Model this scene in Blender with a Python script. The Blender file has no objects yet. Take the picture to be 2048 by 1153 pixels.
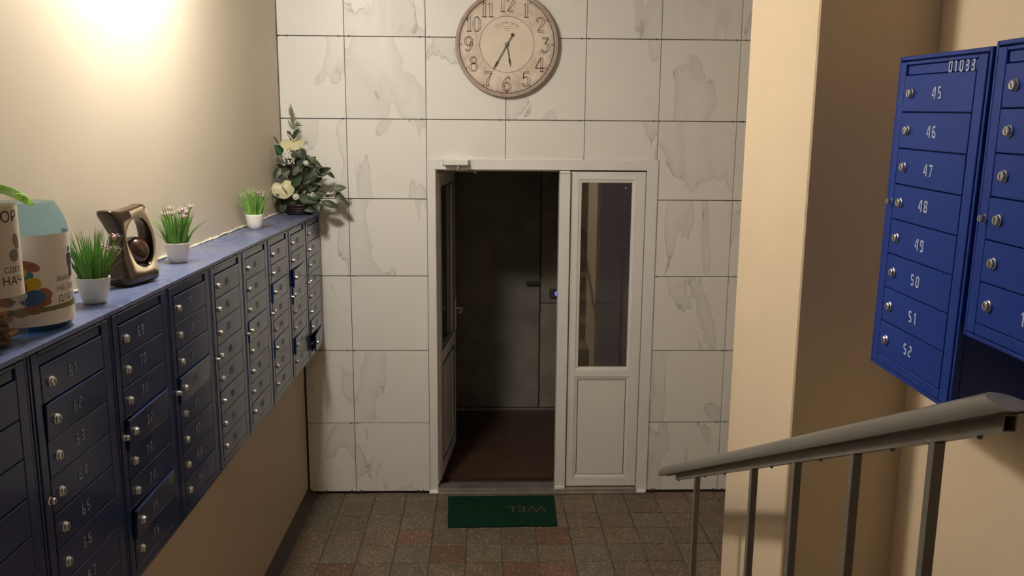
import bpy, bmesh, math, random
from mathutils import Vector, Matrix
random.seed(7)
S = bpy.context.scene
COL = S.collection

# ------------------------------------------------------------------ camera
CAM = Vector((0.8501, -5.2256, 2.3263))
FPX = 1694.93
RV = Vector((0.99957, -0.02837, 0.00718)).normalized()
FV = Vector((0.0292, 0.98306, -0.18072)).normalized()
RV = (RV - FV * RV.dot(FV)).normalized()
UV_ = RV.cross(FV)
cd = bpy.data.cameras.new('camera'); cam = bpy.data.objects.new('camera', cd); COL.objects.link(cam)
cam.matrix_world = Matrix(((RV.x, UV_.x, -FV.x, CAM.x), (RV.y, UV_.y, -FV.y, CAM.y), (RV.z, UV_.z, -FV.z, CAM.z), (0, 0, 0, 1)))
cd.sensor_width = 36.0; cd.sensor_fit = 'HORIZONTAL'; cd.lens = FPX / 2048 * 36; cd.clip_start = .02; cd.clip_end = 60
S.camera = cam

def at(u, v, axis, val):
    """pixel of the 2048x1153 photograph -> point on the plane axis = val"""
    d = FV + RV * ((u - 1024) / FPX) - UV_ * ((v - 576.5) / FPX)
    t = (val - CAM[axis]) / d[axis]
    return CAM + d * t

# ------------------------------------------------------------------ world, exposure
w = bpy.data.worlds.new('world'); S.world = w; w.use_nodes = True
w.node_tree.nodes['Background'].inputs[0].default_value = (0, 0, 0, 1)
w.node_tree.nodes['Background'].inputs[1].default_value = 0
S.view_settings.view_transform = 'Standard'; S.view_settings.look = 'None'
S.view_settings.exposure = 0.0; S.view_settings.gamma = 1.0; S.view_settings.use_curve_mapping = False

LAMP_POS = (-0.12, -2.2, 3.32)      # plafond on the ceiling close to the left wall
LAMP_STRENGTH = 208.0
LAMP_COLOR = (1.0, .915, .78)

# ------------------------------------------------------------------ materials
MATS = {}
def mat(name, col=(.8, .8, .8), rough=.5, metal=0., spec=.5, var=0., vscale=8., bump=0., bscale=40., coat=0., emit=None, estr=0., trans=0., detail=4., var2=None, rvar=0.):
    if name in MATS: return MATS[name]
    m = bpy.data.materials.new(name); m.use_nodes = True; MATS[name] = m
    nt = m.node_tree; N = nt.nodes; L = nt.links; b = N['Principled BSDF']
    b.inputs['Base Color'].default_value = (*col, 1); b.inputs['Roughness'].default_value = rough
    b.inputs['Metallic'].default_value = metal; b.inputs['Specular IOR Level'].default_value = spec
    b.inputs['Coat Weight'].default_value = coat; b.inputs['Coat Roughness'].default_value = .1
    if trans: b.inputs['Transmission Weight'].default_value = trans
    if emit: b.inputs['Emission Color'].default_value = (*emit, 1); b.inputs['Emission Strength'].default_value = estr
    tc = None
    if var or bump or rvar:
        tc = N.new('ShaderNodeTexCoord')
    if var:
        n = N.new('ShaderNodeTexNoise'); n.inputs['Scale'].default_value = vscale; n.inputs['Detail'].default_value = detail
        L.new(tc.outputs['Object'], n.inputs['Vector'])
        r = N.new('ShaderNodeMapRange'); r.inputs[1].default_value = .3; r.inputs[2].default_value = .7
        L.new(n.outputs['Fac'], r.inputs[0])
        mx = N.new('ShaderNodeMix'); mx.data_type = 'RGBA'
        c2 = var2 if var2 else tuple(c * (1 - var) for c in col)
        mx.inputs[6].default_value = (*col, 1); mx.inputs[7].default_value = (*c2, 1)
        L.new(r.outputs[0], mx.inputs[0]); L.new(mx.outputs[2], b.inputs['Base Color'])
    if rvar:
        n3 = N.new('ShaderNodeTexNoise'); n3.inputs['Scale'].default_value = 9.; n3.inputs['Detail'].default_value = 5.
        L.new(tc.outputs['Object'], n3.inputs['Vector'])
        r3 = N.new('ShaderNodeMapRange'); r3.inputs[1].default_value = .3; r3.inputs[2].default_value = .7
        r3.inputs[3].default_value = rough - rvar; r3.inputs[4].default_value = rough + rvar
        L.new(n3.outputs['Fac'], r3.inputs[0]); L.new(r3.outputs[0], b.inputs['Roughness'])
    if bump:
        n2 = N.new('ShaderNodeTexNoise'); n2.inputs['Scale'].default_value = bscale; n2.inputs['Detail'].default_value = 5.
        L.new(tc.outputs['Object'], n2.inputs['Vector'])
        bp = N.new('ShaderNodeBump'); bp.inputs['Strength'].default_value = bump; bp.inputs['Distance'].default_value = .004
        L.new(n2.outputs['Fac'], bp.inputs['Height']); L.new(bp.outputs['Normal'], b.inputs['Normal'])
    return m

def marble():
    m = bpy.data.materials.new('marble_tile'); m.use_nodes = True
    nt = m.node_tree; N = nt.nodes; L = nt.links; b = N['Principled BSDF']
    tc = N.new('ShaderNodeTexCoord'); oi = N.new('ShaderNodeObjectInfo')
    cx = N.new('ShaderNodeVectorMath'); cx.operation = 'SCALE'; cx.inputs[3].default_value = 37.
    cmb = N.new('ShaderNodeCombineXYZ')
    L.new(oi.outputs['Random'], cmb.inputs[0]); L.new(oi.outputs['Random'], cmb.inputs[1]); L.new(oi.outputs['Random'], cmb.inputs[2])
    L.new(cmb.outputs[0], cx.inputs[0])
    ad = N.new('ShaderNodeVectorMath'); ad.operation = 'ADD'
    mp = N.new('ShaderNodeMapping'); mp.inputs['Rotation'].default_value = (0, .55, 0); mp.inputs['Scale'].default_value = (1.9, 1., .75)
    L.new(tc.outputs['Object'], mp.inputs['Vector']); L.new(mp.outputs[0], ad.inputs[0]); L.new(cx.outputs[0], ad.inputs[1])
    n = N.new('ShaderNodeTexNoise'); n.inputs['Scale'].default_value = 1.7; n.inputs['Detail'].default_value = 6.; n.inputs['Roughness'].default_value = .46
    n.inputs['Distortion'].default_value = .55
    L.new(ad.outputs[0], n.inputs['Vector'])
    # soft grey patches with a sharp edge on one side
    ramp = N.new('ShaderNodeValToRGB'); e = ramp.color_ramp.elements
    e[0].position = .0; e[0].color = (0, 0, 0, 1); e[1].position = 1.; e[1].color = (0, 0, 0, 1)
    for p, c in ((.556, 0.), (.570, .34), (.587, .25), (.635, .12), (.72, .0)):
        k = ramp.color_ramp.elements.new(p); k.color = (c, c, c, 1)
    L.new(n.outputs['Fac'], ramp.inputs[0])
    vein = N.new('ShaderNodeValToRGB'); e = vein.color_ramp.elements
    e[0].position = .0; e[0].color = (0, 0, 0, 1); e[1].position = 1.; e[1].color = (0, 0, 0, 1)
    for p, c in ((.563, 0.), (.5675, .8), (.572, 0.)):
        k = vein.color_ramp.elements.new(p); k.color = (c, c, c, 1)
    L.new(n.outputs['Fac'], vein.inputs[0])
    n2 = N.new('ShaderNodeTexNoise'); n2.inputs['Scale'].default_value = 5.; n2.inputs['Detail'].default_value = 3.
    L.new(ad.outputs[0], n2.inputs['Vector'])
    r2 = N.new('ShaderNodeMapRange'); r2.inputs[1].default_value = .45; r2.inputs[2].default_value = .62
    L.new(n2.outputs['Fac'], r2.inputs[0])
    mv = N.new('ShaderNodeMath'); mv.operation = 'MULTIPLY'; L.new(vein.outputs[0], mv.inputs[0]); L.new(r2.outputs[0], mv.inputs[1])
    m1 = N.new('ShaderNodeMix'); m1.data_type = 'RGBA'
    m1.inputs[6].default_value = (.80, .795, .77, 1); m1.inputs[7].default_value = (.47, .47, .455, 1)
    L.new(ramp.outputs[0], m1.inputs[0])
    m2 = N.new('ShaderNodeMix'); m2.data_type = 'RGBA'; m2.inputs[7].default_value = (.27, .26, .245, 1)
    L.new(m1.outputs[2], m2.inputs[6]); L.new(mv.outputs[0], m2.inputs[0])
    L.new(m2.outputs[2], b.inputs['Base Color'])
    b.inputs['Roughness'].default_value = .38; b.inputs['Specular IOR Level'].default_value = .35
    return m

def terrazzo(name, c1, c2, chip, amount):
    m = bpy.data.materials.new(name); m.use_nodes = True
    nt = m.node_tree; N = nt.nodes; L = nt.links; b = N['Principled BSDF']
    tc = N.new('ShaderNodeTexCoord'); oi = N.new('ShaderNodeObjectInfo')
    cmb = N.new('ShaderNodeCombineXYZ')
    for i in range(3): L.new(oi.outputs['Random'], cmb.inputs[i])
    sc = N.new('ShaderNodeVectorMath'); sc.operation = 'SCALE'; sc.inputs[3].default_value = 23.; L.new(cmb.outputs[0], sc.inputs[0])
    ad = N.new('ShaderNodeVectorMath'); ad.operation = 'ADD'; L.new(tc.outputs['Object'], ad.inputs[0]); L.new(sc.outputs[0], ad.inputs[1])
    n = N.new('ShaderNodeTexNoise'); n.inputs['Scale'].default_value = 14.; n.inputs['Detail'].default_value = 6.; L.new(ad.outputs[0], n.inputs['Vector'])
    r = N.new('ShaderNodeMapRange'); r.inputs[1].default_value = .35; r.inputs[2].default_value = .65; L.new(n.outputs['Fac'], r.inputs[0])
    mx = N.new('ShaderNodeMix'); mx.data_type = 'RGBA'; mx.inputs[6].default_value = (*c1, 1); mx.inputs[7].default_value = (*c2, 1); L.new(r.outputs[0], mx.inputs[0])
    v = N.new('ShaderNodeTexVoronoi'); v.inputs['Scale'].default_value = 78.; v.inputs['Randomness'].default_value = 1.; L.new(ad.outputs[0], v.inputs['Vector'])
    th = N.new('ShaderNodeMath'); th.operation = 'LESS_THAN'; th.inputs[1].default_value = .30; L.new(v.outputs['Distance'], th.inputs[0])
    sp = N.new('ShaderNodeSeparateColor'); L.new(v.outputs['Color'], sp.inputs[0])
    th2 = N.new('ShaderNodeMath'); th2.operation = 'LESS_THAN'; th2.inputs[1].default_value = amount; L.new(sp.outputs[0], th2.inputs[0])
    mu = N.new('ShaderNodeMath'); mu.operation = 'MULTIPLY'; L.new(th.outputs[0], mu.inputs[0]); L.new(th2.outputs[0], mu.inputs[1])
    m2 = N.new('ShaderNodeMix'); m2.data_type = 'RGBA'; m2.inputs[7].default_value = (*chip, 1); L.new(mx.outputs[2], m2.inputs[6]); L.new(mu.outputs[0], m2.inputs[0])
    # whole-tile tone shift
    hs = N.new('ShaderNodeHueSaturation'); mr = N.new('ShaderNodeMapRange'); mr.inputs[3].default_value = .86; mr.inputs[4].default_value = 1.08
    L.new(oi.outputs['Random'], mr.inputs[0]); L.new(mr.outputs[0], hs.inputs['Value']); L.new(m2.outputs[2], hs.inputs['Color'])
    L.new(hs.outputs[0], b.inputs['Base Color']); b.inputs['Roughness'].default_value = .5; b.inputs['Specular IOR Level'].default_value = .35
    bp = N.new('ShaderNodeBump'); bp.inputs['Strength'].default_value = .35; bp.inputs['Distance'].default_value = .002
    L.new(n.outputs['Fac'], bp.inputs['Height']); L.new(bp.outputs[0], b.inputs['Normal'])
    return m

def glassy(name, tint, refl, rough=.0, graz=.9):
    """thin pane: clear/tinted transmission with a mirror share that rises at grazing angles"""
    m = bpy.data.materials.new(name); m.use_nodes = True; MATS[name] = m
    nt = m.node_tree; N = nt.nodes; L = nt.links
    N.remove(N['Principled BSDF']); out = N['Material Output']
    t = N.new('ShaderNodeBsdfTransparent'); t.inputs[0].default_value = (*tint, 1)
    g = N.new('ShaderNodeBsdfGlossy'); g.inputs['Roughness'].default_value = rough; g.inputs[0].default_value = (1, 1, 1, 1)
    f = N.new('ShaderNodeLayerWeight'); f.inputs[0].default_value = .5
    p5 = N.new('ShaderNodeMath'); p5.operation = 'POWER'; p5.inputs[1].default_value = 5.; L.new(f.outputs['Facing'], p5.inputs[0])
    a = N.new('ShaderNodeMath'); a.operation = 'MULTIPLY_ADD'; a.inputs[1].default_value = graz; a.inputs[2].default_value = refl + .04; a.use_clamp = True
    L.new(p5.outputs[0], a.inputs[0])
    mx = N.new('ShaderNodeMixShader'); L.new(a.outputs[0], mx.inputs[0]); L.new(t.outputs[0], mx.inputs[1]); L.new(g.outputs[0], mx.inputs[2])
    L.new(mx.outputs[0], out.inputs[0])
    return m

M_WALL_L = mat('cream_plaster', (.70, .63, .515), .55, spec=.3, var=.05, vscale=3., bump=.12, bscale=25.)
M_WALL = mat('peach_plaster', (.70, .575, .425), .6, spec=.25, var=.05, vscale=3., bump=.12, bscale=25.)
M_LILAC = mat('lilac_grey_paint', (.46, .45, .66), .6, spec=.3, var=.06, vscale=3.)
M_WALL_SHADE = mat('shaded_peach_plaster', (.49, .39, .30), .6, spec=.25, var=.05, vscale=3., bump=.12, bscale=25.)  # lower wall plaster, darkened to carry the shade under the cabinets
M_CEIL = mat('ceiling_white', (.62, .60, .56), .8, spec=.2, var=.04)
M_GROUT = mat('dark_grout', (.10, .09, .08), .9, spec=.1)
M_MARBLE = marble()
M_PVC = mat('white_pvc', (.80, .795, .79), .32, spec=.45, var=.03, vscale=5.)
M_PVC_DARK = mat('gasket_black', (.02, .02, .02), .6)
M_PANEL = mat('pvc_sandwich_panel', (.78, .775, .75), .35)
M_SILL = mat('aluminium_threshold', (.50, .47, .43), .38, metal=.75, var=.3, vscale=12.)
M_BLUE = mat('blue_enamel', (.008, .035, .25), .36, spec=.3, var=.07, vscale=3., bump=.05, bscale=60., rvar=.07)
M_BLUE_L = mat('blue_enamel_dark', (.008, .020, .095), .2, spec=.5, var=.08, vscale=7., bump=.02, bscale=60., rvar=.05, coat=.3)  # darker version of the blue enamel, for the left-wall cabinets
M_BLUE_DK = mat('blue_enamel_inside', (.008, .014, .05), .5, spec=.3)
M_TOP = mat('dusty_blue_sheet', (.085, .115, .25), .30, spec=.55, var=.45, vscale=3., var2=(.125, .145, .25), rvar=.08)
M_STEEL = mat('lock_steel', (.70, .69, .66), .28, metal=1.)
M_SLOT = mat('lock_slot', (.02, .018, .015), .6)
M_NUM = mat('stencil_paint', (.24, .28, .36), .7, var=.4, vscale=120.)
M_NUM_F = mat('stencil_paint_faded', (.075, .085, .12), .6, var=.6, vscale=150.)
M_NUM_B = mat('stencil_paint_pale', (.50, .60, .85), .7, var=.3, vscale=90.)
M_RAIL = mat('grey_rail_paint', (.165, .150, .135), .38, spec=.5, var=.15, vscale=15.)
M_HAND = mat('grey_handrail_plastic', (.155, .148, .138), .36, spec=.5, var=.12, vscale=6.)
M_HOLE = mat('tube_inside', (.02, .02, .02), .9)
M_MAT = mat('green_mat_pile', (.006, .034, .018), .95, spec=.1, var=.35, vscale=60., bump=.6, bscale=260.)
M_MAT_T = mat('mat_lettering', (.10, .085, .035), .95, spec=.1, var=.5, vscale=90.)
M_MAT_F = mat('mat_lettering_worn', (.018, .036, .018), .95, spec=.1, var=.5, vscale=90.)
M_SKIRT = mat('brown_skirting_paint', (.035, .022, .015), .55, var=.3)
M_CONC = mat('grey_concrete', (.24, .20, .16), .8, var=.25, vscale=12., bump=.3)
M_VWALL = mat('vestibule_plaster', (.42, .38, .33), .8, var=.2)
M_VFLOOR = mat('vestibule_brown_floor', (.075, .040, .027), .45, var=.3, vscale=10., bump=.1)
M_MDOOR = mat('dark_metal_door', (.33, .31, .28), .42, spec=.5, var=.35, vscale=4.5, bump=.08, bscale=90.)
M_MDOOR2 = mat('dark_metal_door_jamb', (.38, .35, .30), .42, spec=.5, var=.35, vscale=6.)
M_DGREY = mat('dark_handle', (.09, .085, .08), .4)
M_LED = mat('led_ring', (.05, .05, .3), .4, emit=(.16, .12, 1.), estr=2.2)
M_GLASS = glassy('tinted_door_glass', (.62, .60, .56), .17)
M_GLASS2 = glassy('leaf_door_glass', (.55, .55, .53), .03)
M_CREAM_BEAD = mat('sealant', (.74, .69, .58), .7, var=.1)
M_CLIP = mat('clip_remnant', (.10, .08, .05), .8)
M_POT = mat('white_ceramic_pot', (.76, .75, .72), .3, spec=.5)
M_SOIL = mat('pot_filling', (.03, .05, .015), .9)
M_GRASS = mat('green_grass', (.27, .50, .10), .5, var=.55, vscale=30., var2=(.11, .28, .055))
M_PINK = mat('pink_petals', (.56, .38, .42), .7, var=.25, vscale=80.)
M_LEAF = mat('dark_green_leaf', (.030, .052, .028), .45, var=.5, vscale=9., var2=(.055, .075, .045))
M_LEAF2 = mat('grey_green_leaf', (.060, .082, .048), .5, var=.4, vscale=9., var2=(.10, .105, .075))
M_LEAF3 = mat('bright_green_leaf', (.03, .13, .05), .45, var=.3, vscale=9.)
M_PLUME = mat('pale_plume_leaf', (.22, .25, .14), .6, var=.3, vscale=20.)
M_ANTH = mat('cream_spathe', (.58, .55, .34), .45, var=.12, vscale=12.)
M_SPADIX = mat('cream_spadix', (.66, .60, .34), .6)
M_SPADIX_D = mat('brown_spadix', (.20, .15, .08), .6)
M_BLOSSOM = mat('white_blossom', (.70, .68, .58), .7, var=.15, vscale=60.)
M_BASKET = mat('dark_red_basket', (.020, .009, .008), .45, var=.3, vscale=20.)
M_BALL = mat('brown_glazed_ball', (.055, .020, .012), .1, spec=.6, coat=.5, var=.3, vscale=10.)
M_BOTTLE = glassy('blue_bottle_plastic', (.62, .80, .90), -.01, .2, .25)
M_BOTTLE_B = glassy('dark_blue_bottle_base', (.12, .17, .26), .02, .1, .3)
M_CLEAR = glassy('clear_bottle_plastic', (.95, .95, .94), .0, .05, .35)
M_LABEL = mat('white_label', (.74, .71, .68), .35, spec=.5)
M_LABEL2 = mat('paper_label', (.66, .60, .52), .6)
M_INK = mat('dark_ink', (.022, .025, .035), .6)
M_INKR = mat('maroon_ink', (.16, .03, .03), .6)
M_INKG = mat('grey_ink', (.20, .18, .16), .6)
M_OLIVE = mat('olive_stripe', (.17, .16, .045), .5)
M_SKIN = mat('printed_skin', (.36, .15, .09), .5, var=.3, vscale=25., var2=(.22, .08, .05))
M_YEL = mat('printed_yellow', (.60, .38, .03), .5); M_TEAL = mat('printed_teal', (.05, .22, .28), .5)
M_RED = mat('printed_red', (.36, .05, .03), .5); M_PBLUE = mat('printed_blue', (.03, .11, .28), .5); M_PWHT = mat('printed_white', (.62, .66, .66), .5)
M_LIME = mat('lime_strap', (.30, .62, .09), .45)
M_BATT = [mat('battery_copper', (.36, .15, .05), .35, metal=.5), mat('battery_brown', (.12, .055, .025), .4), mat('battery_steel', (.5, .45, .38), .3, metal=.8), mat('battery_yellow', (.50, .40, .14), .4), mat('battery_black', (.02, .018, .016), .4)]

def vase_glaze():
    m = bpy.data.materials.new('brown_cream_glaze'); m.use_nodes = True
    nt = m.node_tree; N = nt.nodes; L = nt.links; b = N['Principled BSDF']
    tc = N.new('ShaderNodeTexCoord'); n = N.new('ShaderNodeTexNoise'); n.inputs['Scale'].default_value = 11.; n.inputs['Detail'].default_value = 3.
    L.new(tc.outputs['Object'], n.inputs['Vector'])
    at_ = N.new('ShaderNodeAttribute'); at_.attribute_name = 'glaze'
    a = N.new('ShaderNodeMath'); a.operation = 'MULTIPLY_ADD'; a.inputs[1].default_value = .5; L.new(n.outputs['Fac'], a.inputs[0]); L.new(at_.outputs['Fac'], a.inputs[2])
    r = N.new('ShaderNodeValToRGB'); e = r.color_ramp.elements
    e[0].position = .35; e[0].color = (.035, .017, .011, 1); e[1].position = .80; e[1].color = (.80, .69, .50, 1)
    k = e.new(.6); k.color = (.13, .075, .045, 1)
    L.new(a.outputs[0], r.inputs[0]); L.new(r.outputs[0], b.inputs['Base Color'])
    b.inputs['Roughness'].default_value = .14; b.inputs['Coat Weight'].default_value = .4
    return m
M_VASE = vase_glaze()

def clock_face():
    m = bpy.data.materials.new('clock_paper'); m.use_nodes = True
    nt = m.node_tree; N = nt.nodes; L = nt.links; b = N['Principled BSDF']
    tc = N.new('ShaderNodeTexCoord')
    n = N.new('ShaderNodeTexNoise'); n.inputs['Scale'].default_value = 9.; n.inputs['Detail'].default_value = 8.; n.inputs['Roughness'].default_value = .7
    L.new(tc.outputs['Object'], n.inputs['Vector'])
    r = N.new('ShaderNodeValToRGB'); e = r.color_ramp.elements
    e[0].position = .28; e[0].color = (.46, .37, .31, 1); e[1].position = .56; e[1].color = (.74, .635, .555, 1)
    L.new(n.outputs['Fac'], r.inputs[0]); L.new(r.outputs[0], b.inputs['Base Color']); b.inputs['Roughness'].default_value = .6
    return m
M_FACE = clock_face()
M_FACE_IN = mat('clock_paper_inner', (.75, .665, .57), .6, var=.08, vscale=14.)
M_RIM = mat('clock_rim_wood', (.58, .46, .39), .45, var=.2, vscale=25.)
M_CLINE = mat('clock_print', (.095, .062, .045), .7)
M_CDARK = mat('clock_dark_print', (.035, .028, .025), .5)
M_BRASS = mat('hand_arbor', (.55, .45, .28), .3, metal=.7)

# ------------------------------------------------------------------ mesh helpers
class MB:
    def __init__(s): s.v = []; s.f = []; s.m = []; s.cur = 0
    def slot(s, i): s.cur = i; return s
    def add(s, vs, fs):
        o = len(s.v); s.v += [tuple(v) for v in vs]
        for f in fs: s.f.append(tuple(i + o for i in f)); s.m.append(s.cur)
        return s
    def box(s, x0, x1, y0, y1, z0, z1):
        return s.add([(x0, y0, z0), (x1, y0, z0), (x1, y1, z0), (x0, y1, z0), (x0, y0, z1), (x1, y0, z1), (x1, y1, z1), (x0, y1, z1)],
                     [(0, 3, 2, 1), (4, 5, 6, 7), (0, 1, 5, 4), (1, 2, 6, 5), (2, 3, 7, 6), (3, 0, 4, 7)])
    def lathe(s, prof, n=24, M=None, cap=True):
        """profile of (r, z) turned about z"""
        vs = []; fs = []
        for r, z in prof:
            for i in range(n):
                a = 2 * math.pi * i / n; vs.append((r * math.cos(a), r * math.sin(a), z))
        for k in range(len(prof) - 1):
            for i in range(n):
                j = (i + 1) % n; fs.append((k * n + i, k * n + j, (k + 1) * n + j, (k + 1) * n + i))
        if cap:
            fs.append(tuple(reversed(range(n)))); fs.append(tuple(range((len(prof) - 1) * n, len(prof) * n)))
        if M: vs = [M @ Vector(v) for v in vs]
        return s.add(vs, fs)
    def tube(s, pts, rad, n=8, closed=False, cap=True):
        pts = [Vector(p) for p in pts]; m = len(pts); vs = []; fs = []
        rads = rad if isinstance(rad, (list, tuple)) else [rad] * m
        up = Vector((0, 0, 1)); prev = None
        for k in range(m):
            if closed: t = pts[(k + 1) % m] - pts[k - 1]
            else: t = pts[min(k + 1, m - 1)] - pts[max(k - 1, 0)]
            t.normalize()
            if prev is None:
                a = up if abs(t.z) < .9 else Vector((1, 0, 0))
                x = t.cross(a).normalized()
            else: x = (prev - t * prev.dot(t)).normalized()
            prev = x; y = t.cross(x)
            for i in range(n):
                q = 2 * math.pi * i / n; vs.append(pts[k] + (x * math.cos(q) + y * math.sin(q)) * rads[k])
        for k in range(m if closed else m - 1):
            k2 = (k + 1) % m
            for i in range(n):
                j = (i + 1) % n; fs.append((k * n + i, k * n + j, k2 * n + j, k2 * n + i))
        if cap and not closed: fs.append(tuple(reversed(range(n)))); fs.append(tuple(range((m - 1) * n, m * n)))
        return s.add(vs, fs)
    def ball(s, c, r, nu=12, nv=8, sc=(1, 1, 1)):
        vs = [(c[0], c[1], c[2] - r * sc[2])]; fs = []
        for k in range(1, nv):
            p = math.pi * k / nv - math.pi / 2
            for i in range(nu):
                a = 2 * math.pi * i / nu
                vs.append((c[0] + r * sc[0] * math.cos(p) * math.cos(a), c[1] + r * sc[1] * math.cos(p) * math.sin(a), c[2] + r * sc[2] * math.sin(p)))
        vs.append((c[0], c[1], c[2] + r * sc[2])); t = len(vs) - 1
        for i in range(nu):
            j = (i + 1) % nu; fs.append((0, 1 + j, 1 + i)); fs.append((t, 1 + (nv - 2) * nu + i, 1 + (nv - 2) * nu + j))
            for k in range(nv - 2): fs.append((1 + k * nu + i, 1 + k * nu + j, 1 + (k + 1) * nu + j, 1 + (k + 1) * nu + i))
        return s.add(vs, fs)
    def ribbon(s, pts, wd, y, closed=False):
        """flat line of width wd in the xz plane at depth y (faces -y)"""
        m = len(pts); vs = []; fs = []
        for k in range(m):
            a = pts[k - 1] if (closed or k > 0) else pts[k]; b = pts[(k + 1) % m] if (closed or k < m - 1) else pts[k]
            t = Vector((b[0] - a[0], b[1] - a[1])); L = t.length or 1; nx, nz = -t.y / L, t.x / L
            vs += [(pts[k][0] + nx * wd / 2, y, pts[k][1] + nz * wd / 2), (pts[k][0] - nx * wd / 2, y, pts[k][1] - nz * wd / 2)]
        for k in range(m if closed else m - 1):
            j = (k + 1) % m; fs.append((2 * k, 2 * k + 1, 2 * j + 1, 2 * j))
        return s.add(vs, fs)
    def mesh(s, name, mats, smooth=False, bevel=0., seg=1):
        me = bpy.data.meshes.new(name); me.from_pydata(s.v, [], s.f)
        for q in (mats if isinstance(mats, (list, tuple)) else [mats]): me.materials.append(q)
        me.polygons.foreach_set('material_index', s.m)
        if bevel:
            bm = bmesh.new(); bm.from_mesh(me)
            bmesh.ops.bevel(bm, geom=list(bm.edges), offset=bevel, segments=seg, affect='EDGES', profile=.6)
            bmesh.ops.recalc_face_normals(bm, faces=bm.faces); bm.to_mesh(me); bm.free()
        if smooth: me.polygons.foreach_set('use_smooth', [True] * len(me.polygons))
        me.update(); return me
    def build(s, name, mats, parent=None, smooth=False, bevel=0., loc=(0, 0, 0), seg=1):
        return obj(name, s.mesh(name, mats, smooth, bevel, seg), parent, loc)

def obj(name, me, parent=None, loc=(0, 0, 0), rot=(0, 0, 0)):
    o = bpy.data.objects.new(name, me); COL.objects.link(o); o.location = loc; o.rotation_euler = rot
    if parent: o.parent = parent
    return o
def tag(o, label=None, cat=None, group=None, kind=None):
    if label: o['label'] = label
    if cat: o['category'] = cat
    if group: o['group'] = group
    if kind: o['kind'] = kind
    return o
def empty(name, loc, rz=0., label=None, cat=None, group=None, kind=None):
    o = bpy.data.objects.new(name, None); COL.objects.link(o); o.location = loc; o.rotation_euler = (0, 0, rz); o.empty_display_size = .05
    return tag(o, label, cat, group, kind)
def struct(name, mb, m, parent=None, **k):
    o = mb.build(name, m, parent, **k)
    if not parent: o['kind'] = 'structure'
    return o
def text_geo(txt, size, align='CENTER'):
    """flat lettering from the built-in font -> (verts xz, faces)"""
    c = bpy.data.curves.new('txt', 'FONT'); c.body = txt; c.size = size; c.align_x = align; c.align_y = 'CENTER'; c.resolution_u = 3
    o = bpy.data.objects.new('txt', c); COL.objects.link(o)
    me = bpy.data.meshes.new_from_object(o)
    vs = [(v.co.x, v.co.y) for v in me.vertices]; fs = [tuple(p.vertices) for p in me.polygons]
    bpy.data.objects.remove(o); bpy.data.curves.remove(c); bpy.data.meshes.remove(me)
    return vs, fs
R = math.radians

# ================================================================== SETTING
H = 3.46
XL, XLL, XR = -.397, -.308, 2.16
YB = -7.2
T = .48
# ceiling, left wall
struct('ceiling', MB().box(-.7, 3.3, YB - .2, .25, H, H + .15), M_CEIL)
struct('wall_left', MB().box(XL - .25, XL, YB, .2, 0, H), M_WALL_L)
struct('wall_left_lower', MB().box(XL, XLL, YB, -.012, 0, 1.016), M_WALL_SHADE, bevel=.006)
struct('wall_right', MB().box(XR, XR + .25, YB, -2.715, 0, H), M_WALL)
XA = 2.86      # the lower hall is wider beyond the pier
struct('wall_alcove', MB().box(XA, XA + .25, -2.715, .2, 0, H), M_WALL)
struct('wall_pier', MB().box(1.802, XA, -2.715, -2.065, 0, H), M_WALL, bevel=.005)
struct('wall_pier_rear', MB().box(1.83, XA, -2.0645, -2.055, 0, H), M_LILAC)
struct('wall_rear', MB().box(XL, XR, YB - .2, YB, 0, H), M_WALL)
# skirting on the left, a sloped painted cove
sk = MB(); sk.add([(XLL, y, z) for y in (-1.98, -.012) for z in (0, .045)] + [(XLL + .062, y, 0) for y in (-1.98, -.012)],
                  [(0, 4, 1), (2, 3, 5), (1, 4, 5, 3), (0, 2, 5, 4), (0, 1, 3, 2)])
struct('baseboard_left', sk, M_SKIRT)

# back wall behind the tiles, with the door opening
DX0, DX1, DZ1 = .488, 1.892, 2.157
wb = MB()
wb.box(XL, DX0, .012, .2, 0, H); wb.box(DX1, XA, .012, .2, 0, H); wb.box(DX0, DX1, .012, .2, DZ1, H)
wall_back = struct('wall_back', wb, M_GROUT)
cols = [None, (0, T), (T, 2 * T), (2 * T, 3 * T), (3 * T, 1.89), (1.89, 2.37), (2.37, XA)]
tile_cache = {}
def wall_tile(x0, x1, z0, z1):
    wd, ht = round(x1 - x0 - .0034, 4), round(z1 - z0 - .0046, 4)
    if (wd, ht) not in tile_cache:
        tile_cache[(wd, ht)] = MB().box(-wd / 2, wd / 2, 0, .011, -ht / 2, ht / 2).mesh('wall_tile', M_MARBLE, bevel=.0012)
    o = obj('wall_tile', tile_cache[(wd, ht)], wall_back, ((x0 + x1) / 2, random.uniform(-.0006, .0006), (z0 + z1) / 2))
    return o
for r in range(8):
    z0, z1 = max(r * T, .012), min((r + 1) * T, H - .004)
    for c in range(7):
        if c == 0: x0, x1 = (XLL + .006 if z1 < 1. else XL + .004), 0.
        else: x0, x1 = cols[c]
        if c == 6: x1 = XA - .003
        if c in (2, 3, 4):
            if r < 4: continue
            if r == 4: z0_ = DZ1 + .003
            else: z0_ = z0
            wall_tile(x0, x1, z0_, z1)
        elif c == 1: wall_tile(x0, x1, z0, z1)
        else:
            wall_tile(x0, x1, z0, z1)
        if c == 0 and False: pass
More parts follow.
